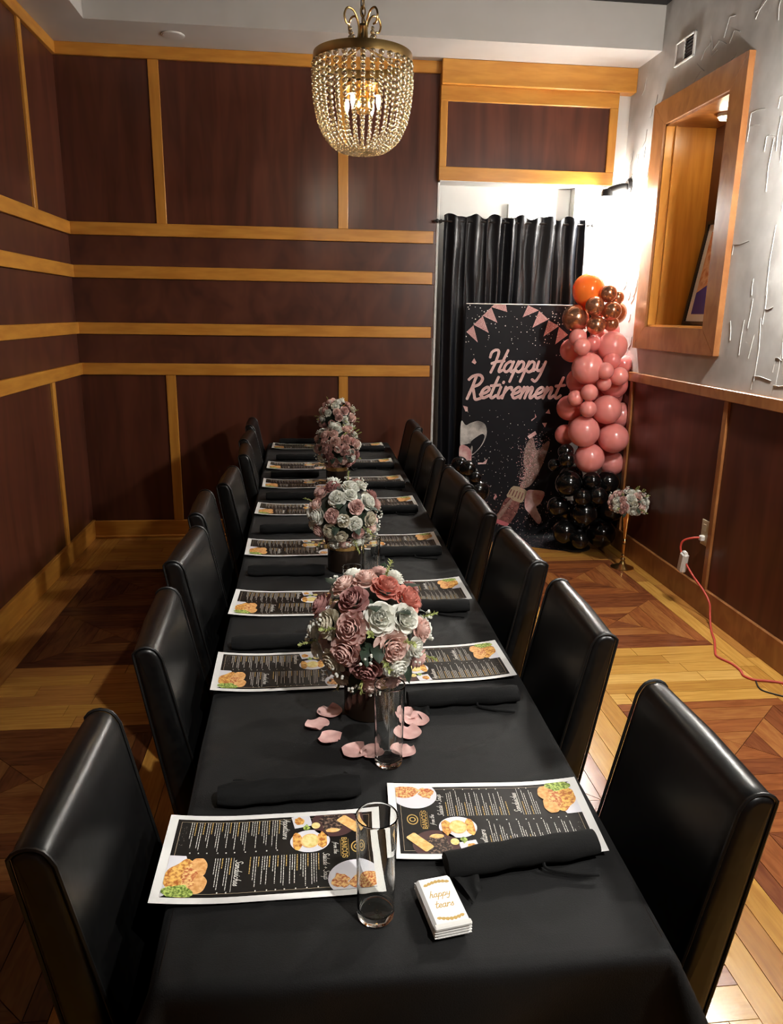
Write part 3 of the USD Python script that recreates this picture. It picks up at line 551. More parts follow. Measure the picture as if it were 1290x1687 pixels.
# ------------------------------------------------------------------ balloon column and small cluster
UB = ball((0, 0, 0), 1, 3); UB.vertices[:, 2] *= np.where(UB.vertices[:, 2] < 0, 1.06, 1.0)
KNOT = lathe([(0, .0), (.035, -.02), (.05, -.07), (.09, -.13), (0, -.12)], 10)
def balloons(o, items, c0):
    for (x, yv, z, rr, m_, lab) in items:
        d = np.array([x - c0[0], yv - c0[1], (z - c0[2]) * .15]); d = d / max(np.linalg.norm(d), .02)
        b = UB.copy(); kn = KNOT.copy(); kn.apply_translation([0, 0, -1.06]); b = cat_([b, kn]); b.apply_scale(rr); b = frame_to(b, d, (x, yv, z)); b.apply_translation([-c0[0], -c0[1], 0]); part(o, 'balloon', b, m_, 60, label=lab)
BC = (1.975, 5.27, 1.0)
bc = thing('balloon_column', 'tall balloon column of copper, pink and black balloons beside the banner', 'balloon column', (BC[0], BC[1], 0))
PX = 230.8
# (pixel x, pixel y, radius in pixels, depth offset, kind) -- laid out on a plane through the column, then pushed forward or back
L = [(970, 478, 26, .03, 'o'), (1002, 483, 14, -.10, 'c'), (980, 504, 15, -.13, 'c'), (1008, 512, 15, -.14, 'c'), (982, 536, 15, -.13, 'c'), (1007, 533, 12, -.08, 'c'), (1017, 490, 11, -.03, 'c'), (1014, 515, 18, .02, 'c'), (948, 524, 21, -.02, 'c'), (975, 512, 20, .10, 'c'),
     (1009, 571, 24, -.08, 'p'), (959, 571, 14, -.17, 'p'), (952, 556, 14, -.10, 'p'), (977, 566, 13, -.06, 'd'), (942, 577, 19, .03, 'd'), (968, 607, 26, -.12, 'p'), (1008, 594, 14, -.14, 'd'), (997, 611, 14, -.20, 'p'), (1020, 620, 15, -.16, 'p'), (995, 632, 12, -.15, 'p'), (1027, 600, 15, .06, 'd'), (1012, 634, 22, .0, 'd'), (953, 627, 20, .05, 'd'), (983, 560, 22, .12, 'd'),
     (971, 647, 14, -.19, 'p'), (948, 656, 13, -.13, 'p'), (969, 674, 14, -.19, 'p'), (1000, 675, 24, -.09, 'p'), (938, 672, 21, .02, 'd'), (1024, 684, 21, .05, 'p'), (962, 711, 26, -.12, 'p'), (1011, 722, 25, -.09, 'p'), (931, 716, 17, .04, 'd'), (985, 690, 24, .12, 'd'), (971, 755, 25, -.10, 'p'), (1008, 763, 21, .03, 'p'), (985, 740, 24, .14, 'd'),
     (932, 744, 13, -.08, 'b'), (934, 757, 14, -.13, 'b'), (914, 766, 11, -.04, 'b'), (936, 797, 22, -.13, 'b'), (975, 793, 16, -.15, 'b'), (1001, 795, 20, -.08, 'b'), (985, 817, 16, -.20, 'b'), (959, 819, 15, -.20, 'b'), (919, 834, 18, -.06, 'b'), (962, 846, 23, -.13, 'b'), (1006, 838, 22, -.10, 'b'), (930, 876, 21, -.08, 'b'), (990, 878, 25, -.11, 'b'), (955, 890, 15, -.17, 'b'), (1020, 870, 18, .06, 'b'), (970, 815, 25, .12, 'b'), (975, 860, 26, .12, 'b'), (940, 845, 22, .14, 'b'), (1000, 815, 24, .14, 'b'), (1005, 880, 24, .10, 'b'), (950, 885, 22, .06, 'b'), (965, 640, 26, .14, 'd'), (1000, 650, 26, .15, 'd'), (960, 700, 24, .15, 'd'), (1000, 600, 26, .16, 'd'), (1000, 545, 20, .16, 'd'), (940, 785, 20, .08, 'b')]
KM = {'o': ('balloon_orange', 'clear orange balloon'), 'c': ('balloon_copper', 'chrome copper balloon'), 'p': ('balloon_pink', 'pink balloon'), 'd': ('balloon_pink_deep', 'deep pink balloon'), 'b': ('balloon_black', 'black balloon')}
R3 = np.stack([rt, up, fw], 1)
items = []
for px, py, rr, dy, kd in L:
    v = fw + rt * (px - 645) / FPX - up * (py - 843.5) / FPX; v = v / v[1]; P_ = np.array(CAM_POS) + v * (BC[1] + dy); r_ = rr / PX * (BC[1] + dy) / 5.25; P_[2] = max(P_[2], r_ * 1.02); items.append((*P_, r_, *KM[kd]))
balloons(bc, items, BC)
part(bc, 'pole', tube([(0, .02, .01), (0, .02, 1.78)], .012, 8), 'black_metal'); part(bc, 'foot', lathe([(0, .0), (.13, .0), (.13, .012), (.02, .03), (0, .03)], 24), 'black_metal')
SC = (1.10, 5.35, .4)
sc = thing('balloon_cluster', 'small cluster of glossy black balloons at the left foot of the banner', 'balloons', (SC[0], SC[1], 0))
items = []
for px, py, rr, dy in [(757, 765, 14, .0), (771, 772, 14, -.07), (783, 786, 11, -.09), (738, 776, 12, -.03), (786, 808, 21, -.05), (760, 805, 24, .03), (775, 840, 24, -.03), (748, 838, 22, .0), (768, 868, 20, -.05), (742, 870, 18, .02)]:
    v = fw + rt * (px - 645) / FPX - up * (py - 843.5) / FPX; v = v / v[1]; P_ = np.array(CAM_POS) + v * (SC[1] + dy); r_ = rr / PX; P_[2] = max(P_[2], r_ * 1.02); items.append((*P_, r_, 'balloon_black', None))
balloons(sc, items, SC)

# ------------------------------------------------------------------ table, cloth
TX0, TX1, TY0, TY1, TZ = -.245, .560, .905, 5.60, .75
tb = thing('banquet_table', 'long banquet table hidden under the black tablecloth', 'table', ((TX0 + TX1) / 2, (TY0 + TY1) / 2, 0))
hx, hy = (TX1 - TX0) / 2 - .012, (TY1 - TY0) / 2 - .012
part(tb, 'tabletop', cbx(-hx, hx, -hy, hy, TZ - .04, TZ - .006, .006), 'dark_leg', False)
for yy in (-hy + .35, -hy / 3, hy / 3, hy - .35):
    part(tb, 'pedestal', tube([(0, yy, .03), (0, yy, TZ - .04)], .026, 10), 'black_metal'); part(tb, 'foot_bar', cbx(-.10, .10, yy - .03, yy + .03, 0, .035, .008), 'black_metal', False)
def cloth():
    DROP = .225; nx, ny = 96, 430
    u = np.linspace(TX0 - DROP, TX1 + DROP, nx); v = np.linspace(TY0 - DROP - .05, TY1 + .09, ny); U, V = np.meshgrid(u, v, indexing='ij')
    edgeL = TX0 + .022 - .012 * (V - TY0); edgeR = TX1 - .022 + .010 * (V - TY0)
    cx_, cy_ = np.clip(U, TX0, TX1), np.clip(V, TY0, TY1); dx, dy = U - cx_, V - cy_; d = np.hypot(dx, dy); nxv, nyv = dx / np.maximum(d, 1e-9), dy / np.maximum(d, 1e-9)
    rad = .018; t = np.clip(d / rad, 0, pi / 2); out = rad * np.sin(t); dz = rad * (1 - np.cos(t)) + np.clip(d - rad * pi / 2, 0, None)
    corner = np.abs(nxv * nyv) * 2; hang = np.clip(d - rad, 0, None)
    out = out + hang * (.05 + .55 * corner) + hang * .10 * np.sin((U - V) * 17 + 1.1 * np.sin(V * 5)) * (1 - corner)
    fx = (cx_ - TX0) / (TX1 - TX0); X = (TX0 + .022 - .012 * (cy_ - TY0)) * (1 - fx) + (TX1 - .022 + .010 * (cy_ - TY0)) * fx + nxv * out; Y = cy_ + nyv * out
    pts = np.stack([U * 3.2, V * 3.2, 0 * U], -1); w = meshkit.fbm(pts, 4, 3); q = meshkit.noise(np.stack([U * 9 + V * 2.5, V * 3.5 - U * 2, 0 * U + 4], -1), 5)
    crease = np.exp(-((w - .5) / .018) ** 2) * .0028 + np.exp(-((q - .5) / .05) ** 2) * .0012
    Z = TZ - dz - .0035 * w + crease * (d < .01) - .003
    i = np.arange(nx * ny).reshape(nx, ny); a, b, c, e_ = i[:-1, :-1].ravel(), i[1:, :-1].ravel(), i[1:, 1:].ravel(), i[:-1, 1:].ravel()
    return trimesh.Trimesh(np.stack([X, Y, Z], -1).reshape(-1, 3), np.vstack([np.stack([a, b, c], 1), np.stack([a, c, e_], 1)]), process=False)
solo('tablecloth', cloth(), 'cloth', 'long black fabric tablecloth covering the whole banquet table', 'tablecloth', True)

# ------------------------------------------------------------------ chairs (facing +x at rotz 0; origin on the floor under the seat)
ORD = ['nearest the camera', 'second from the camera', 'third from the camera', 'fourth from the camera', 'fifth from the camera', 'sixth from the camera', 'seventh from the camera', 'farthest from the camera']
def chair(loc, rotz, label):
    o = thing('dining_chair', label, 'chair', loc, rotz, 'black leather chairs along the table')
    W = .40
    rear = lambda z: -.30 + .165 * (.95 - z) + .05 * max(0, .55 - z) ** 1.0 * .5
    prof = [(rear(z), z) for z in (.36, .5, .65, .8, .90, .925)]
    for a in np.linspace(0, pi, 9)[1:-1]: prof.append((rear(.945) + .030 - .030 * cos(a), .925 + .025 * sin(a)))
    th = lambda z: .060 + .022 * (.95 - z) / .5
    prof += [(rear(z) + th(z), z) for z in (.92, .90, .8, .65, .5, .36)]
    prof = np.array(prof); c = prof.mean(0); secs = []
    for yv, ins in ((-W / 2, .014), (-W / 2 + .004, .006), (-W / 2 + .012, .001), (-W / 2 + .03, 0), (0, -.004), (W / 2 - .03, 0), (W / 2 - .012, .001), (W / 2 - .004, .006), (W / 2, .014)):
        q = np.array(Polygon(prof).buffer(-1e-9).exterior.coords[:-1]) if False else prof.copy()
        nrm = np.roll(q, -1, 0) - np.roll(q, 1, 0); nrm = np.stack([nrm[:, 1], -nrm[:, 0]], 1); nrm /= np.linalg.norm(nrm, axis=1, keepdims=True)
        if ((q + nrm * .001 - c) ** 2).sum() < ((q - c) ** 2).sum(): nrm = -nrm
        q = q - nrm * ins; secs.append(np.stack([q[:, 0], np.full(len(q), yv), q[:, 1]], 1))
    b = part(o, 'backrest', loft(secs), 'leather', 50)
    for s in (-1, 1):
        e_ = np.array([(x, s * (W / 2 - .006), z) for x, z in prof]); part(b, 'piping', tube(e_ , .0034, 6), 'leather_seam')
    part(o, 'seat', cbx(-.235, .17, -W / 2 + .004, W / 2 - .004, .385, .475, .022), 'leather', 30)
    part(o, 'seat_apron', cbx(-.23, .163, -W / 2 + .01, W / 2 - .01, .335, .39, .006), 'leather', False)
    for sx in (-.205, .135):
        for sy in (-1, 1):
            lx = .02; q = [np.array([(sx + a * w_, sy * (W / 2 - .035) + b_ * w_, z) for a, b_ in ((-1, -1), (1, -1), (1, 1), (-1, 1))]) for w_, z in ((.021, .34), (.015, 0))]
            part(o, 'leg', loft(q), 'dark_leg', False)
    return o
RY = [1.175, 1.81, 2.35, 2.95, 3.44, 4.12, 4.65, 5.2]; RX = [.745, .742, .735, .725, .735, .735, .740, .77]
LY = [1.145, 1.82, 2.41, 3.0, 3.5, 4.22, 4.70, 5.30]; LX = [-.43, -.412, -.435, -.462, -.405, -.385, -.408, -.425]
LR = [0, 3, -3, 2, -1, 3, -2, 1]; RR = [0, -2, 1, -1, 2, -2, 1, 0]
ch0 = None
for sd, Ys, Xs, Rs in (('left', LY, LX, LR), ('right', RY, RX, RR)):
    for i, (yv, xv) in enumerate(zip(Ys, Xs)):
        lab = f'black leather parsons chair on the {sd} side of the table, {ORD[i]}'
        loc, rz = ((xv + .30, yv, 0), Rs[i]) if sd == 'left' else ((xv - .30, yv, 0), 180 + Rs[i])
        if ch0 is None: ch0 = chair(loc, rz, lab)
        else: dup(ch0, loc, rz, lab)

# ------------------------------------------------------------------ menus
MW, MH = .222, .388
def menu(loc, rotz, label):
    """Local: x runs up the page, y = the reader's left, so that a reader at -x looks towards +x. Page centre at the origin."""
    o = thing('menu', label, 'menu', loc, rotz, 'printed menus at the place settings')
    curl = lambda X: .011 * np.clip((-X - .05) / .145, 0, 1) ** 2 + .003 * np.clip((X - .1) / .09, 0, 1) ** 2
    def lay(m, z): v = m.vertices; X, Y = v[:, 1], -v[:, 0]; m = m.copy(); m.vertices = np.stack([X, Y, v[:, 2] + z + curl(X)], 1); m.fix_normals(); return m     # page coordinates (u right, v up)
    def flat(poly, h=.00015):
        ps = [g for g in getattr(poly.segmentize(.02), 'geoms', [poly.segmentize(.02)]) if g.geom_type == 'Polygon' and g.area > 1e-8]; m = ext(unary_union(ps) if len(ps) > 1 else ps[0], h); v, f = trimesh.remesh.subdivide_to_size(m.vertices, m.faces, .016, 20); return trimesh.Trimesh(v, f, process=False)
    def sheet(w, h, z, t):
        nu, nv = 3, 40; m = grid(nu, nv, lambda U, V: [(U - .5) * w, (V - .5) * h, 0 * U]); n = nu * nv; i = np.arange(n).reshape(nu, nv)
        loop = np.r_[i[:, 0], i[-1, 1:], i[-2::-1, -1], i[0, -2:0:-1]]; nx_ = np.roll(loop, -1)
        f = np.vstack([m.faces, m.faces[:, ::-1] + n, np.stack([loop, loop + n, nx_ + n], 1), np.stack([loop, nx_ + n, nx_], 1)])
        return lay(trimesh.Trimesh(np.vstack([m.vertices, m.vertices - [0, 0, t]]), f, process=False), z)
    PWd, PHt = MW - .026, MH - .032; pan = sbox(-PWd / 2, -PHt / 2, PWd / 2, PHt / 2)
    part(o, 'paper', sheet(MW, MH, .0020, .0006), 'paper', False); part(o, 'print_field', sheet(PWd, PHt, .0023, .0002), 'print_black', False)
    bord = pan.buffer(-.007).difference(pan.buffer(-.0077)); part(o, 'border_line', lay(flat(bord), .0024), 'print_tan', False)
    def pr(name, poly, m_, z=.0026, lab=None): part(o, name, lay(flat(poly.intersection(pan)), z), m_, False, label=lab)
    el = lambda u, v, a, b, rot=0: affinity.rotate(affinity.scale(Point(0, 0).buffer(1, 10), a, b), rot).__class__(affinity.translate(affinity.rotate(affinity.scale(Point(0, 0).buffer(1, 10), a, b), rot), u, v).exterior)
    def blob(u, v, a, b, seed, rough=.25):
        g = np.random.default_rng(seed); n = 14; q = [(u + a * cos(t) * (1 + g.uniform(-rough, rough * .4)), v + b * sin(t) * (1 + g.uniform(-rough, rough * .4))) for t in np.linspace(0, 2 * pi, n, endpoint=False)]; return Polygon(crom(q, 3, True)).buffer(0)
    pr('photo_plate', el(.073, .142, .044, .046), 'plate_white', lab='white salad plate photo'); pr('photo_food', blob(.080, .160, .022, .028, 1), 'food_salad', .0029); pr('photo_food', blob(.078, .118, .018, .017, 2, .35), 'food_salad', .0029)
    pr('photo_plate', el(-.075, .112, .040, .043), 'plate_dark', lab='dark mussel plate photo'); pr('photo_food', blob(-.078, .110, .030, .026, 3, .3), 'food_mussel', .0029)
    pr('photo_bread', affinity.rotate(sbox(-.090, .134, -.046, .148).buffer(.004), 42), 'food_bread', .0032); pr('photo_bread', blob(-.052, .108, .006, .014, 5, .1), 'food_bread', .0032); pr('photo_lemon', el(-.068, .077, .009, .008), 'food_dip', .0032)
    pr('photo_plate', el(-.027, .066, .030, .036), 'plate_white', lab='oval dip plate photo'); pr('photo_food', blob(-.028, .088, .023, .010, 6, .2), 'food_fries', .0029); pr('photo_food', blob(-.027, .043, .024, .010, 7, .2), 'food_fries', .0029); pr('photo_dip', el(-.027, .066, .019, .017), 'food_bread', .0031); pr('photo_dip', el(-.027, .066, .017, .0145), 'food_dip', .0033)
    pr('photo_card', affinity.rotate(sbox(-.100, .034, -.066, .068), 12), 'plate_white'); pr('photo_food', blob(-.083, .046, .012, .011, 8, .3), 'food_fries', .0029); pr('photo_greens', blob(-.064, .060, .008, .006, 9, .4), 'food_green', .0032)
    pr('photo_paper', Polygon([(.0, -.178), (.0, -.150), (.06, -.128), (.098, -.178)]), 'plate_white'); pr('photo_food', blob(.055, -.148, .046, .030, 10, .25), 'food_fries', .0029); pr('photo_bun', blob(.030, -.126, .026, .016, 11, .1), 'food_bun', .0031); pr('photo_bun', blob(.068, -.122, .024, .015, 12, .1), 'food_bun', .0031)
    pr('photo_food', blob(.052, -.138, .034, .012, 13, .4), 'food_salad', .0033); pr('photo_greens', blob(.088, -.152, .020, .026, 14, .4), 'food_green', .0034)
    # house emblem and name, headings, text
    emb = unary_union([el(-.004, .150, .015, .011).difference(el(-.004, .150, .0125, .0088)), el(-.004, .150, .007, .0062).difference(el(-.004, .150, .0045, .004)), sbox(-.0185, .1485, .0105, .1515).difference(el(-.004, .150, .0125, .0088))]); pr('emblem', emb, 'print_gold', .0026)
    tm = meshkit.text_mesh('BANCOS', .0095, .00015, True); tm.apply_translation([-tm.bounds[:, 0].mean() - .004, .123, 0]); part(o, 'house_name', lay(tm, .0026), 'print_gold', False, label='BANCOS in gold capitals')
    for yy in (.1345, .1205): pr('rule', sbox(-.026, yy, .018, yy + .0006), 'print_gold', .0026)
    for txt, u, v, w in (('from the', -.020, .1085, .030), ('Appetizers', -.092, .0165, .056), ('Salads & Soup', .006, .0890, .066), ('Sandwiches', .012, -.0635, .062)):
        pr('heading', affinity.translate(script(txt, w, .10), u, v), 'print_white', .0026, txt + ' in white script')
    g = np.random.default_rng(5); white, gold = [], []
    def column(u0, u1, v0, v1):
        v = v0
        while v > v1:
            title = True
            for row in range(1 + g.integers(2, 4)):
                if v < v1: break
                end = u0 + (u1 - u0) * (g.uniform(.3, .5) if title else (g.uniform(.8, .95) if row < 2 else g.uniform(.4, .9))); u = u0; h = .0017 if title else .0013
                while u < end:
                    w = g.uniform(.003, .0085); (gold if title else white).append(sbox(u, v, min(u + w, end), v + h)); u += w + .0012
                if row == 1: white.append(sbox(u1 - .003, v + .002, u1, v + .0042))
                title = False; v -= .0041
            v -= .0024
    column(-.090, -.006, .0085, -.155); column(.006, .090, .0800, -.042); column(.006, .090, -.0725, -.104)
    white += [sbox(.006, -.0672, .088, -.0664)] + [sbox(q, v, q + .0007, v + .0007) for q, v in zip(g.uniform(-.085, -.01, 26), g.uniform(-.172, -.158, 26))]
    for nm, ls, m_ in (('body_text', white, 'print_white'), ('item_titles', gold, 'print_gold')):
        vs = np.vstack([np.array(q.exterior.coords[:-1]) for q in ls]); f = np.vstack([[(4 * i, 4 * i + 1, 4 * i + 2), (4 * i, 4 * i + 2, 4 * i + 3)] for i in range(len(ls))])
        m = trimesh.Trimesh(np.c_[vs, np.zeros(len(vs))], f, process=False); m = lay(m, .0026)
        if m.face_normals[0][2] < 0: m.invert()
        part(o, nm, m, m_, False, kind='stuff')
    return o
LMY = [1.048, 1.763, 2.254, 2.868, 3.493, 4.07, 4.583, 5.30]; RMY = [1.112, 1.775, 2.334, 2.925, 3.605, 4.13, 4.673, 5.30]
mrot = [0, 1, -1.5, .5, -1, 1, 0, -.5]; mn0 = None
for sd, Ms in (('left', LMY), ('right', RMY)):
    for i, yv in enumerate(Ms):
        lab = f'white bordered black food menu on the {sd} side of the table, {ORD[i]}'
        loc, rz = ((-.072 + (.010 if i else 0), yv + .111, TZ - .0005), mrot[i]) if sd == 'left' else ((.338 + (.008 if i else 0), yv + .111, TZ - .0005), 180 + [-3.5, 1.5, .5, -1, 0, 1, -1, 0][i])
        if mn0 is None: mn0 = menu(loc, rz, lab)
        else: dup(mn0, loc, rz, lab)

# ------------------------------------------------------------------ napkin rolls
def napkin(loc, rotz, label):
    o = thing('napkin_roll', label, 'napkin', loc, rotz, 'black rolled napkins at the place settings')
    Lh = .140; secs = []
    for x in np.linspace(-Lh, Lh, 25):
        s_ = []
        for a in np.linspace(0, 2 * pi, 28, endpoint=False):
            rr = .0225 + .0022 * sin(3 * a + x * 30) * .5 + .0025 * (a / (2 * pi)) + .0012 * sin(x * 90 + a * 2) - .004 * (abs(x) / Lh) ** 8; z = rr * sin(a) * .86
            s_.append((x, rr * cos(a) * 1.18, max(z, -.0185)))
        secs.append(np.array(s_))
    part(o, 'roll', moved(loft(secs), (0, 0, .0185)), 'napkin', 50)
    sp = [(Lh - .003, (.004 + .0018 * q) * cos(q * 1.1) * 1.1, .0185 + (.004 + .0018 * q) * sin(q * 1.1) * .8) for q in np.linspace(0, 9, 40)]
    for s in (-1, 1): part(o, 'rolled_edge', tube([(s * (q[0] + .001), q[1], q[2]) for q in sp], .0016, 5), 'napkin')
    part(o, 'loose_flap', grid(14, 8, lambda U, V: [-.135 + .045 * U + .02 * V * (1 - U), -.020 - .055 * V * (1 - .5 * U), .010 - .007 * V + .003 * np.sin(U * 8 + V * 4)]), 'napkin', True)
    part(o, 'tie', tube(crom([(.03, -.022, .012), (.035, -.032, .004), (.07, -.05, .003), (.10, -.062, .005), (.115, -.064, .004)], 6), .0032, 6), 'napkin')
    return o
nk0 = None
NL = [(-.045, 1.325, 2), (-.085, 2.035, 1), (-.085, 2.66, -2), (-.075, 3.22, 2), (-.080, 3.83, -1), (-.08, 4.39, 1), (-.07, 4.92, 0), (-.07, 5.56, 0)]
NR = [(.365, 1.100, 7), (.375, 1.672, 1.5), (.375, 2.275, -2), (.385, 2.86, 1), (.385, 3.53, 3), (.39, 4.07, 1), (.39, 4.62, 0), (.39, 5.24, 1)]
for sd, Ns in (('left', NL), ('right', NR)):
    for i, (xv, yv, rz) in enumerate(Ns):
        lab = f'black rolled napkin on the {sd} side of the table, {ORD[i]}'; loc = (xv, yv, TZ - .003 + (.005 if (sd, i) == ('right', 0) else 0))
        if nk0 is None: nk0 = napkin(loc, rz + 180, lab)
        else: dup(nk0, loc, rz + (180 if sd == 'left' else 0), lab)

# ------------------------------------------------------------------ glasses, tissue pack
def glass(loc, label):
    o = thing('drinking_glass', label, 'glass', loc, 0, 'tall clear glasses on the table')
    part(o, 'tumbler', lathe([(0, .0), (.0265, 0), (.029, .003), (.0300, .012), (.0325, .183), (.0332, .1855), (.0320, .1868), (.0308, .184), (.0280, .022), (.0262, .016), (.012, .0135), (0, .0132)], 48), 'clear_glass', 60)
    return o
g0 = glass((.098, 1.005, TZ - .0025), 'tall clear empty glass nearest the camera, overlapping the left menu')
dup(g0, (.163, 1.428, TZ - .003), 10, 'tall clear glass in front of the nearest flower vase')
dup(g0, (.130, 2.19, TZ - .003), 30, 'tall clear glass behind the nearest flower ball')
dup(g0, (.212, 2.50, TZ - .003), 50, 'tall clear glass beside the second flower vase')
o = thing('tissue_pack', 'small white gold-printed pocket tissue pack on the tablecloth', 'tissue pack', (.205, 1.000, TZ - .003), 9)
part(o, 'tissue_stack', cbx(-.030, .030, -.055, .055, .001, .026, .005), 'paper', 30)
for z in (.007, .012, .017): part(o, 'tissue_fold', cbx(-.0305, .0305, -.0556, .0556, z, z + .0014, .0005), 'white_plastic', False)
part(o, 'wrapper_flap', cbx(-.0306, .0306, -.0562, -.046, .020, .0272, .002), 'white_plastic', False)
part(o, 'lettering', ext(affinity.translate(script('happy', .036, .09), -.019, .008), .0002, .026), 'print_gold', False, label='happy in gold script'); part(o, 'lettering', ext(affinity.translate(script('tears', .031, .09), -.016, -.015), .0002, .026), 'print_gold', False, label='tears in gold script')
for s in (1, -1):
    m = [Polygon(crom([(q, s * .036 + .004 * s * cos(q * 90)), (q + .004, s * .040 + .004 * s * cos(q * 90)), (q + .008, s * .036 + .004 * s * cos(q * 90)), (q + .004, s * .034 + .003 * s * cos(q * 90))], 3, True)).buffer(0) for q in np.arange(-.021, .018, .0062)]
    part(o, 'leaf_border', ext(unary_union(m), .0002, .026), 'print_gold', False)

# ------------------------------------------------------------------ roses
def petal(w, h, cup, curl_, nu=8, nv=6):
    """A petal standing at the origin: arc width w, height h, hollow towards -y, its rim rolled outwards by curl_."""
    def f(U, V):
        a = (U - .5) * 2; wid = w * np.sin(pi * (.20 + .50 * V)) ** .7 * (1 - .25 * np.clip(V - .8, 0, 1) * 5 * a ** 2); R_ = wid / (2 * cup); ang = a * cup
        roll = curl_ * V ** 3
        return [R_ * np.sin(ang) * (1 + roll * .5), R_ * (np.cos(ang) - 1) + h * .22 * np.sin(V * pi * .8) + h * roll, h * V * (1 - .12 * a ** 2 * V) - h * .55 * roll]
    return grid(nu, nv, f)
def rose(R_, seed, opened=1.0):
    """One rose, opening towards +z, about R_ in radius: a tight spiral heart inside two rings of cupped petals with rolled rims."""
    g = np.random.default_rng(seed); ms = []; M = trimesh.transformations
    def put(m, rr, z, tilt, a): m.apply_scale(R_); m.apply_transform(M.rotation_matrix(-tilt, [1, 0, 0])); m.apply_translation([0, rr * R_, z * R_]); m.apply_transform(M.rotation_matrix(a, [0, 0, 1])); ms.append(m)
    for n_, w_, h_, cup, cu, r0, dr, z, t0, dt, ph in ((4, .52, .62, 2.2, .03, .05, .012, .14, .0, .0, 0), (4, .78, .66, 1.9, .06, .13, .014, .09, .04, .02, .8), (5, .92, .68, 1.55, .12, .21, .016, .04, .12, .03, .4), (5, 1.02, .70, 1.25, .18, .29, .014, -.02, .26, .03, 1.2), (5, 1.12, .70, 1.0, .26, .37, .012, -.10, .46, .03, .6), (6, 1.18, .66, .85, .34, .43, .0, -.20, .76, .02, .2)):
        for i in range(n_): put(petal(w_, h_, cup, cu, 7, 5), r0 + dr * i, z, (t0 + dt * i) * opened, i * 2 * pi / n_ * 1.04 + ph + g.uniform(-.12, .12))
    ms.append(ball((0, 0, R_ * .35), R_ * .11, 1, (1, 1, 3.2))); return cat_(ms)
ROSES = [rose(1.0, s, o_) for s, o_ in ((1, 1.0), (2, 1.08), (3, .9), (4, 1.0))]
def leaf(l, w): return grid(5, 8, lambda U, V: [(U - .5) * w * np.sin(pi * (.06 + .94 * V)) ** .8, l * .15 * np.sin(V * pi) - .10 * w * np.abs(U - .5), l * V])
def sprig(g, l):
    ms = [tube([(0, 0, 0), (l * .08, 0, l)], .0009, 4)]
    for q in np.linspace(.3, 1, 8):
        for _ in range(2): ms.append(moved(leaf(l * .22, l * .10), (0, 0, 0)).apply_transform(trimesh.transformations.concatenate_matrices(trimesh.transformations.translation_matrix((l * .08 * q, 0, l * q)), trimesh.transformations.rotation_matrix(g.uniform(0, 6.3), [0, 0, 1]), trimesh.transformations.rotation_matrix(g.uniform(.5, 1.1), [1, 0, 0]))))
    return cat_(ms)
def blossoms(g, l):
    ms = []
    for _ in range(6):
        tip = (g.uniform(-.012, .012), g.uniform(-.012, .012), l * g.uniform(.75, 1.05)); ms.append(ball(tip, g.uniform(.0028, .0042), 1))
    return cat_(ms)
def flower_ball(loc, label, R_, seed, given=None, zs=1.0, nrose=27, rr=.036, low=-1):
    o = thing('flower_ball', label, 'flowers', loc, 0, 'silk rose balls on the table' if given is not False else None)
    g = np.random.default_rng(seed); cols = ['rose_white', 'rose_white', 'rose_white', 'rose_blush', 'rose_blush', 'rose_dusty', 'rose_dusty', 'rose_cream', 'rose_white', 'rose_mauve', 'rose_dusty']
    part(o, 'foam_core', ball((0, 0, 0), R_ * .66, 3, (1, 1, zs)), 'leaf_dark', True)
    spots = list(given or [])
    n = nrose * 5; pts = [(math.sqrt(1 - z * z) * cos(i * 2.39996 + seed), math.sqrt(1 - z * z) * sin(i * 2.39996 + seed), z) for i, z in enumerate(1 - 2 * (np.arange(n) + .5) / n)]
    pts = [pts[k_] for k_ in g.permutation(n)]
    for sep in (.50, .44, .39, .34):
        for q in pts:
            q = np.array(q)
            if q[2] >= low and all(np.linalg.norm(q - np.array(s_[0])) > sep + (.04 if s_[1] > .04 else 0) for s_ in spots): c = cols[g.integers(len(cols))]; spots.append((q, rr * (.75 + .9 * (sep - .34)) * g.uniform(.9, 1.1), c))
    for i, (d, r_, c) in enumerate(spots):
        d = np.array(d, float); d /= np.linalg.norm(d); m = ROSES[i % 4].copy(); m.apply_scale(r_); m.apply_transform(trimesh.transformations.rotation_matrix(g.uniform(0, 6.3), [0, 0, 1]))
        part(o, 'rose', frame_to(m, d, d * (1, 1, zs) * (R_ - r_ * .80)), c, 40)
    for i in range(16):
        d = g.normal(size=3); d /= np.linalg.norm(d)
        if d[2] < low: d[2] = abs(d[2])
        m = leaf(R_ * .42, R_ * .22); m.apply_transform(trimesh.transformations.rotation_matrix(g.uniform(.2, .8), [1, 0, 0])); part(o, 'leaf', frame_to(m, d, d * (1, 1, zs) * R_ * .66), 'leaf_dark', True)
    for i in range(13):
        d = g.normal(size=3); d /= np.linalg.norm(d)
        if d[2] < low: d[2] = abs(d[2])
        part(o, 'green_sprig', frame_to(sprig(g, R_ * .36), d, d * (1, 1, zs) * R_ * .74), 'leaf_lime', True)
    for i in range(20):
        d = g.normal(size=3); d /= np.linalg.norm(d)
        if d[2] < low: d[2] = abs(d[2])
        part(o, 'filler_blossom', frame_to(blossoms(g, R_ * .22), d, d * (1, 1, zs) * R_ * .80), 'blossom_white', True)
    return o
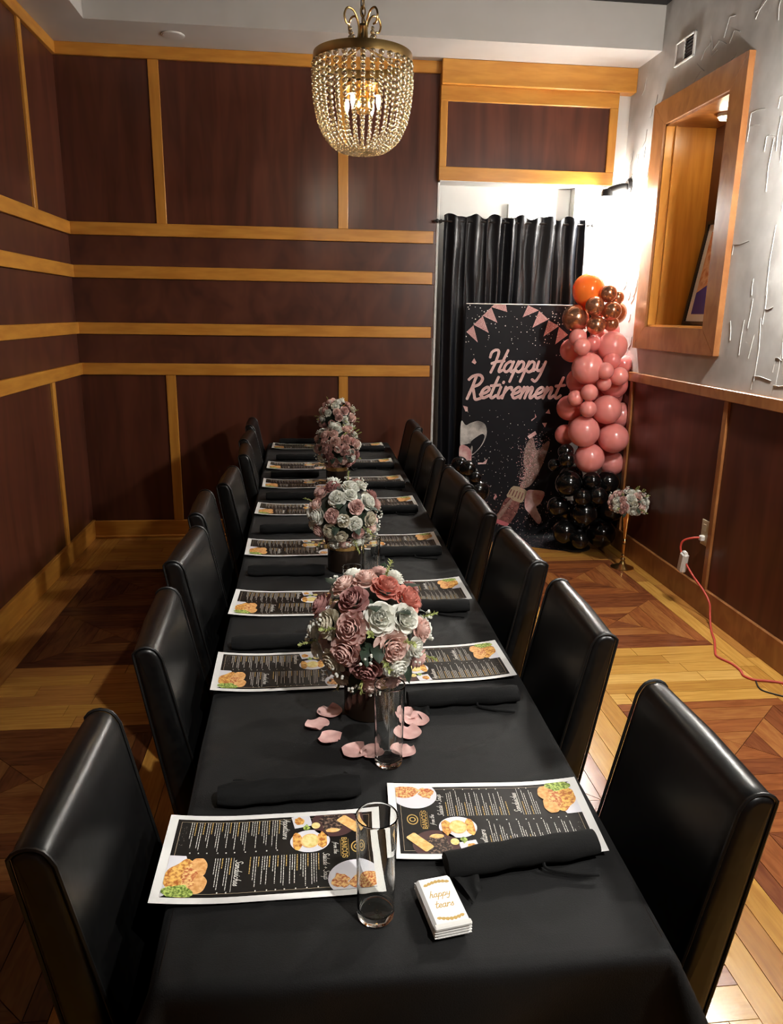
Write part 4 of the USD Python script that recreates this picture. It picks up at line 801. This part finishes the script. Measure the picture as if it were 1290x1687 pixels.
# the nearest ball: roses set as in the photograph (offsets from the ball's centre as seen from the table's near end)
ev = np.array([.14, 1.63, -.72]); ev /= np.linalg.norm(ev); er = np.cross(ev, [0, 0, 1]); er /= np.linalg.norm(er); eu = np.cross(er, ev)
near = []
for dx, dy, r_, c in ((17, 17, 25, 'rose_white'), (62, 17, 24, 'rose_white'), (-35, -1, 26, 'rose_dusty'), (40, -35, 27, 'rose_blush'), (-32, 49, 24, 'rose_mauve'), (29, 74, 24, 'rose_coral'), (70, 54, 25, 'rose_coral'), (-78, 6, 23, 'rose_cream'), (-48, 77, 21, 'rose_blush'), (-10, 88, 20, 'rose_blush'),
                      (-46, -42, 25, 'rose_dusty'), (-8, -72, 26, 'rose_mauve'), (47, -68, 23, 'rose_white'), (92, -4, 20, 'rose_blush'), (-66, -60, 21, 'rose_cream')):
    q = np.array([dx, dy]) / 103.0; n_ = np.linalg.norm(q); q = q * min(1, .96 / n_) if n_ > .96 else q; d = er * q[0] + eu * q[1] - ev * math.sqrt(max(0, 1 - q @ q)); near.append((d, r_ / 103 * .152 * 1.06, c))
BALLS = [(.141, 1.655, 'nearest the camera'), (.130, 2.72, 'second from the camera'), (.160, 4.18, 'third from the camera'), (.205, 5.40, 'farthest, by the back wall')]
for i, (xv, yv, w) in enumerate(BALLS):
    vz = .105
    v_ = thing('vase', f'dark bronze cylinder vase on the tablecloth, {w}', 'vase', (xv, yv, TZ - .003), 0, 'vases under the rose balls')
    part(v_, 'cylinder', lathe([(0, 0), (.060, 0), (.0625, .004), (.0635, vz - .002), (.0600, vz), (.0585, vz - .003), (.056, .012), (0, .012)], 40), 'dark_bronze'); part(v_, 'rim', lathe([(.0632, vz - .020), (.0648, vz - .018), (.0648, vz), (.0630, vz + .002), (.0600, vz)], 40), 'brass', label='brass rim band')
    flower_ball((xv, yv, TZ + vz + .108), f'round ball of pink, mauve and white silk roses, {w}', [.152, .142, .138, .142][i], 11 + i, near if i == 0 else None)
o = thing('trumpet_stand', 'slender gold trumpet vase standing on the floor by the balloon column', 'flower stand', (2.160, 4.78, 0))
part(o, 'base', lathe([(0, 0), (.078, 0), (.078, .006), (.05, .016), (.022, .03), (.014, .05), (0, .05)], 36), 'brass')
part(o, 'stem', lathe([(0, .045), (.010, .05), (.017, .062), (.010, .075), (.015, .09), (.008, .105), (.011, .15), (.013, .17), (.008, .18), (.014, .195), (.008, .21), (.012, .225), (0, .23)], 24), 'bright_gold')
part(o, 'trumpet', lathe([(0, .222), (.010, .222), (.016, .26), (.024, .33), (.034, .385), (.042, .402), (.039, .402), (.02, .33), (0, .30)], 28), 'bright_gold')
fb = flower_ball((2.160, 4.78, .462), 'dome of white and pink silk roses on the gold trumpet stand', .142, 31, [((-.2, -.75, .55), .042, 'rose_white'), ((.35, -.85, -.05), .044, 'rose_blush'), ((-.55, -.8, .0), .032, 'rose_dusty'), ((.25, -.6, .7), .036, 'rose_blush'), ((.85, -.4, .2), .036, 'rose_white'), ((-.85, -.35, .3), .034, 'rose_white'), ((0, -.2, .95), .04, 'rose_white')], .70, 24, .036, -.45)
tag(fb, group='silk rose dome on the stand')

# ------------------------------------------------------------------ loose petals on the cloth
PETALS = [(.043, 1.645, 20, .030, 'left of the nearest vase, tucked behind'), (.012, 1.592, 200, .028, 'at the far left of the nearest vase, tattered'), (.040, 1.530, 250, .028, 'front left of the nearest vase'), (.092, 1.470, 280, .030, 'right in front of the nearest vase'), (.130, 1.462, 300, .026, 'seen through the glass before the nearest vase'),
          (.198, 1.462, 330, .028, 'front right of the nearest vase'), (.220, 1.535, 10, .030, 'right of the nearest vase'), (.248, 1.590, 40, .030, 'at the far right of the nearest vase'), (.232, 1.62, 60, .026, 'behind and right of the nearest vase'), (.167, 1.365, 300, .022, 'standing in front of the second glass base'),
          (.045, 2.37, 100, .030, 'left of the second vase'), (.200, 2.36, 60, .030, 'by the glass at the second vase'), (.075, 2.10, 140, .026, 'behind the nearest flower ball'), (.205, 2.28, 330, .026, 'between the glasses behind the nearest ball')]
for i, (xv, yv, a, s_, w) in enumerate(PETALS):
    if i == 9: continue
    g = np.random.default_rng(i)
    def pf(U, V):
        x = (U - .5) * 2; wid = np.sin(pi * (.12 + .74 * V)) ** .7; X = x * wid * s_ * 1.05; Y = (V - .5) * 2 * s_ * .85
        return [X, Y, .004 + s_ * (.26 * x ** 2 * wid + .34 * (V - .45) ** 2 * 2 + .10 * np.sin(U * 9 + V * 5 + i) * V) - s_ * .02]
    m = grid(11, 11, pf); b = m.copy(); b.vertices[:, 2] -= .0006; b.invert(); m = cat_([m, b]); m.vertices[:, 2] -= m.vertices[:, 2].min()
    o = thing('rose_petal', f'loose pink silk rose petal {w}', 'petal', (xv, yv, TZ - .0035), a, 'pink rose petals scattered round the vases')
    part(o, 'petal', m, 'loose_petal', True)

# ------------------------------------------------------------------ red cord and adapter
cord = crom([(XR - .02, 4.01, .442), (XR - .06, 4.03, .440), (XR - .105, 4.075, .41), (XR - .115, 4.085, .36), (XR - .10, 4.06, .30), (XR - .075, 3.99, .225), (XR - .05, 3.90, .165), (XR - .04, 3.83, .11), (XR - .05, 3.79, .05), (2.245, 3.74, .008), (2.20, 3.64, .006), (2.165, 3.55, .006), (2.103, 3.43, .006), (2.075, 3.36, .006), (2.105, 3.276, .006), (2.108, 3.20, .006), (2.093, 3.145, .006), (2.12, 3.10, .006), (2.17, 3.085, .006), (2.238, 3.055, .006), (2.26, 2.98, .006), (2.25, 2.80, .006), (2.22, 2.4, .006), (2.2, 2.0, .006)], 8)
o = thing('extension_cord', 'red extension cord running from the outlet onto the wood floor', 'cord', (XR, 4.0, 0))
part(o, 'cable', moved(tube(cord, .0062, 8), (-XR, -4.0, 0)), 'red_rubber', True)
part(o, 'plug', cat_([moved(cbx(-.045, -.010, -.016, .016, .426, .458, .005), (0, .01, 0))]), 'white_plastic', False, label='clear white plug in the outlet')
o = thing('power_adapter', 'white power adapter hanging on the red cord', 'adapter', (XR - .100, 4.075, .215))
m = cbx(-.020, .020, -.028, .028, 0, .125, .010); m.apply_transform(trimesh.transformations.rotation_matrix(.16, [1, 0, 0])); part(o, 'body', m, 'white_plastic', 30)
m = cbx(-.012, .012, -.018, .018, .118, .135, .005); m.apply_transform(trimesh.transformations.rotation_matrix(.16, [1, 0, 0])); part(o, 'cord_grip', m, 'white_plastic', False)
second = crom([(2.125, 3.095, .004), (2.10, 3.03, .004), (2.105, 2.99, .004), (2.16, 2.94, .004), (2.24, 2.88, .004), (2.27, 2.75, .004), (2.26, 2.4, .004)], 8)
solo('thin_cord', tube(second, .004, 6), 'dark_leg', 'thin dark cord lying beside the red cord on the floor', 'cord', True)
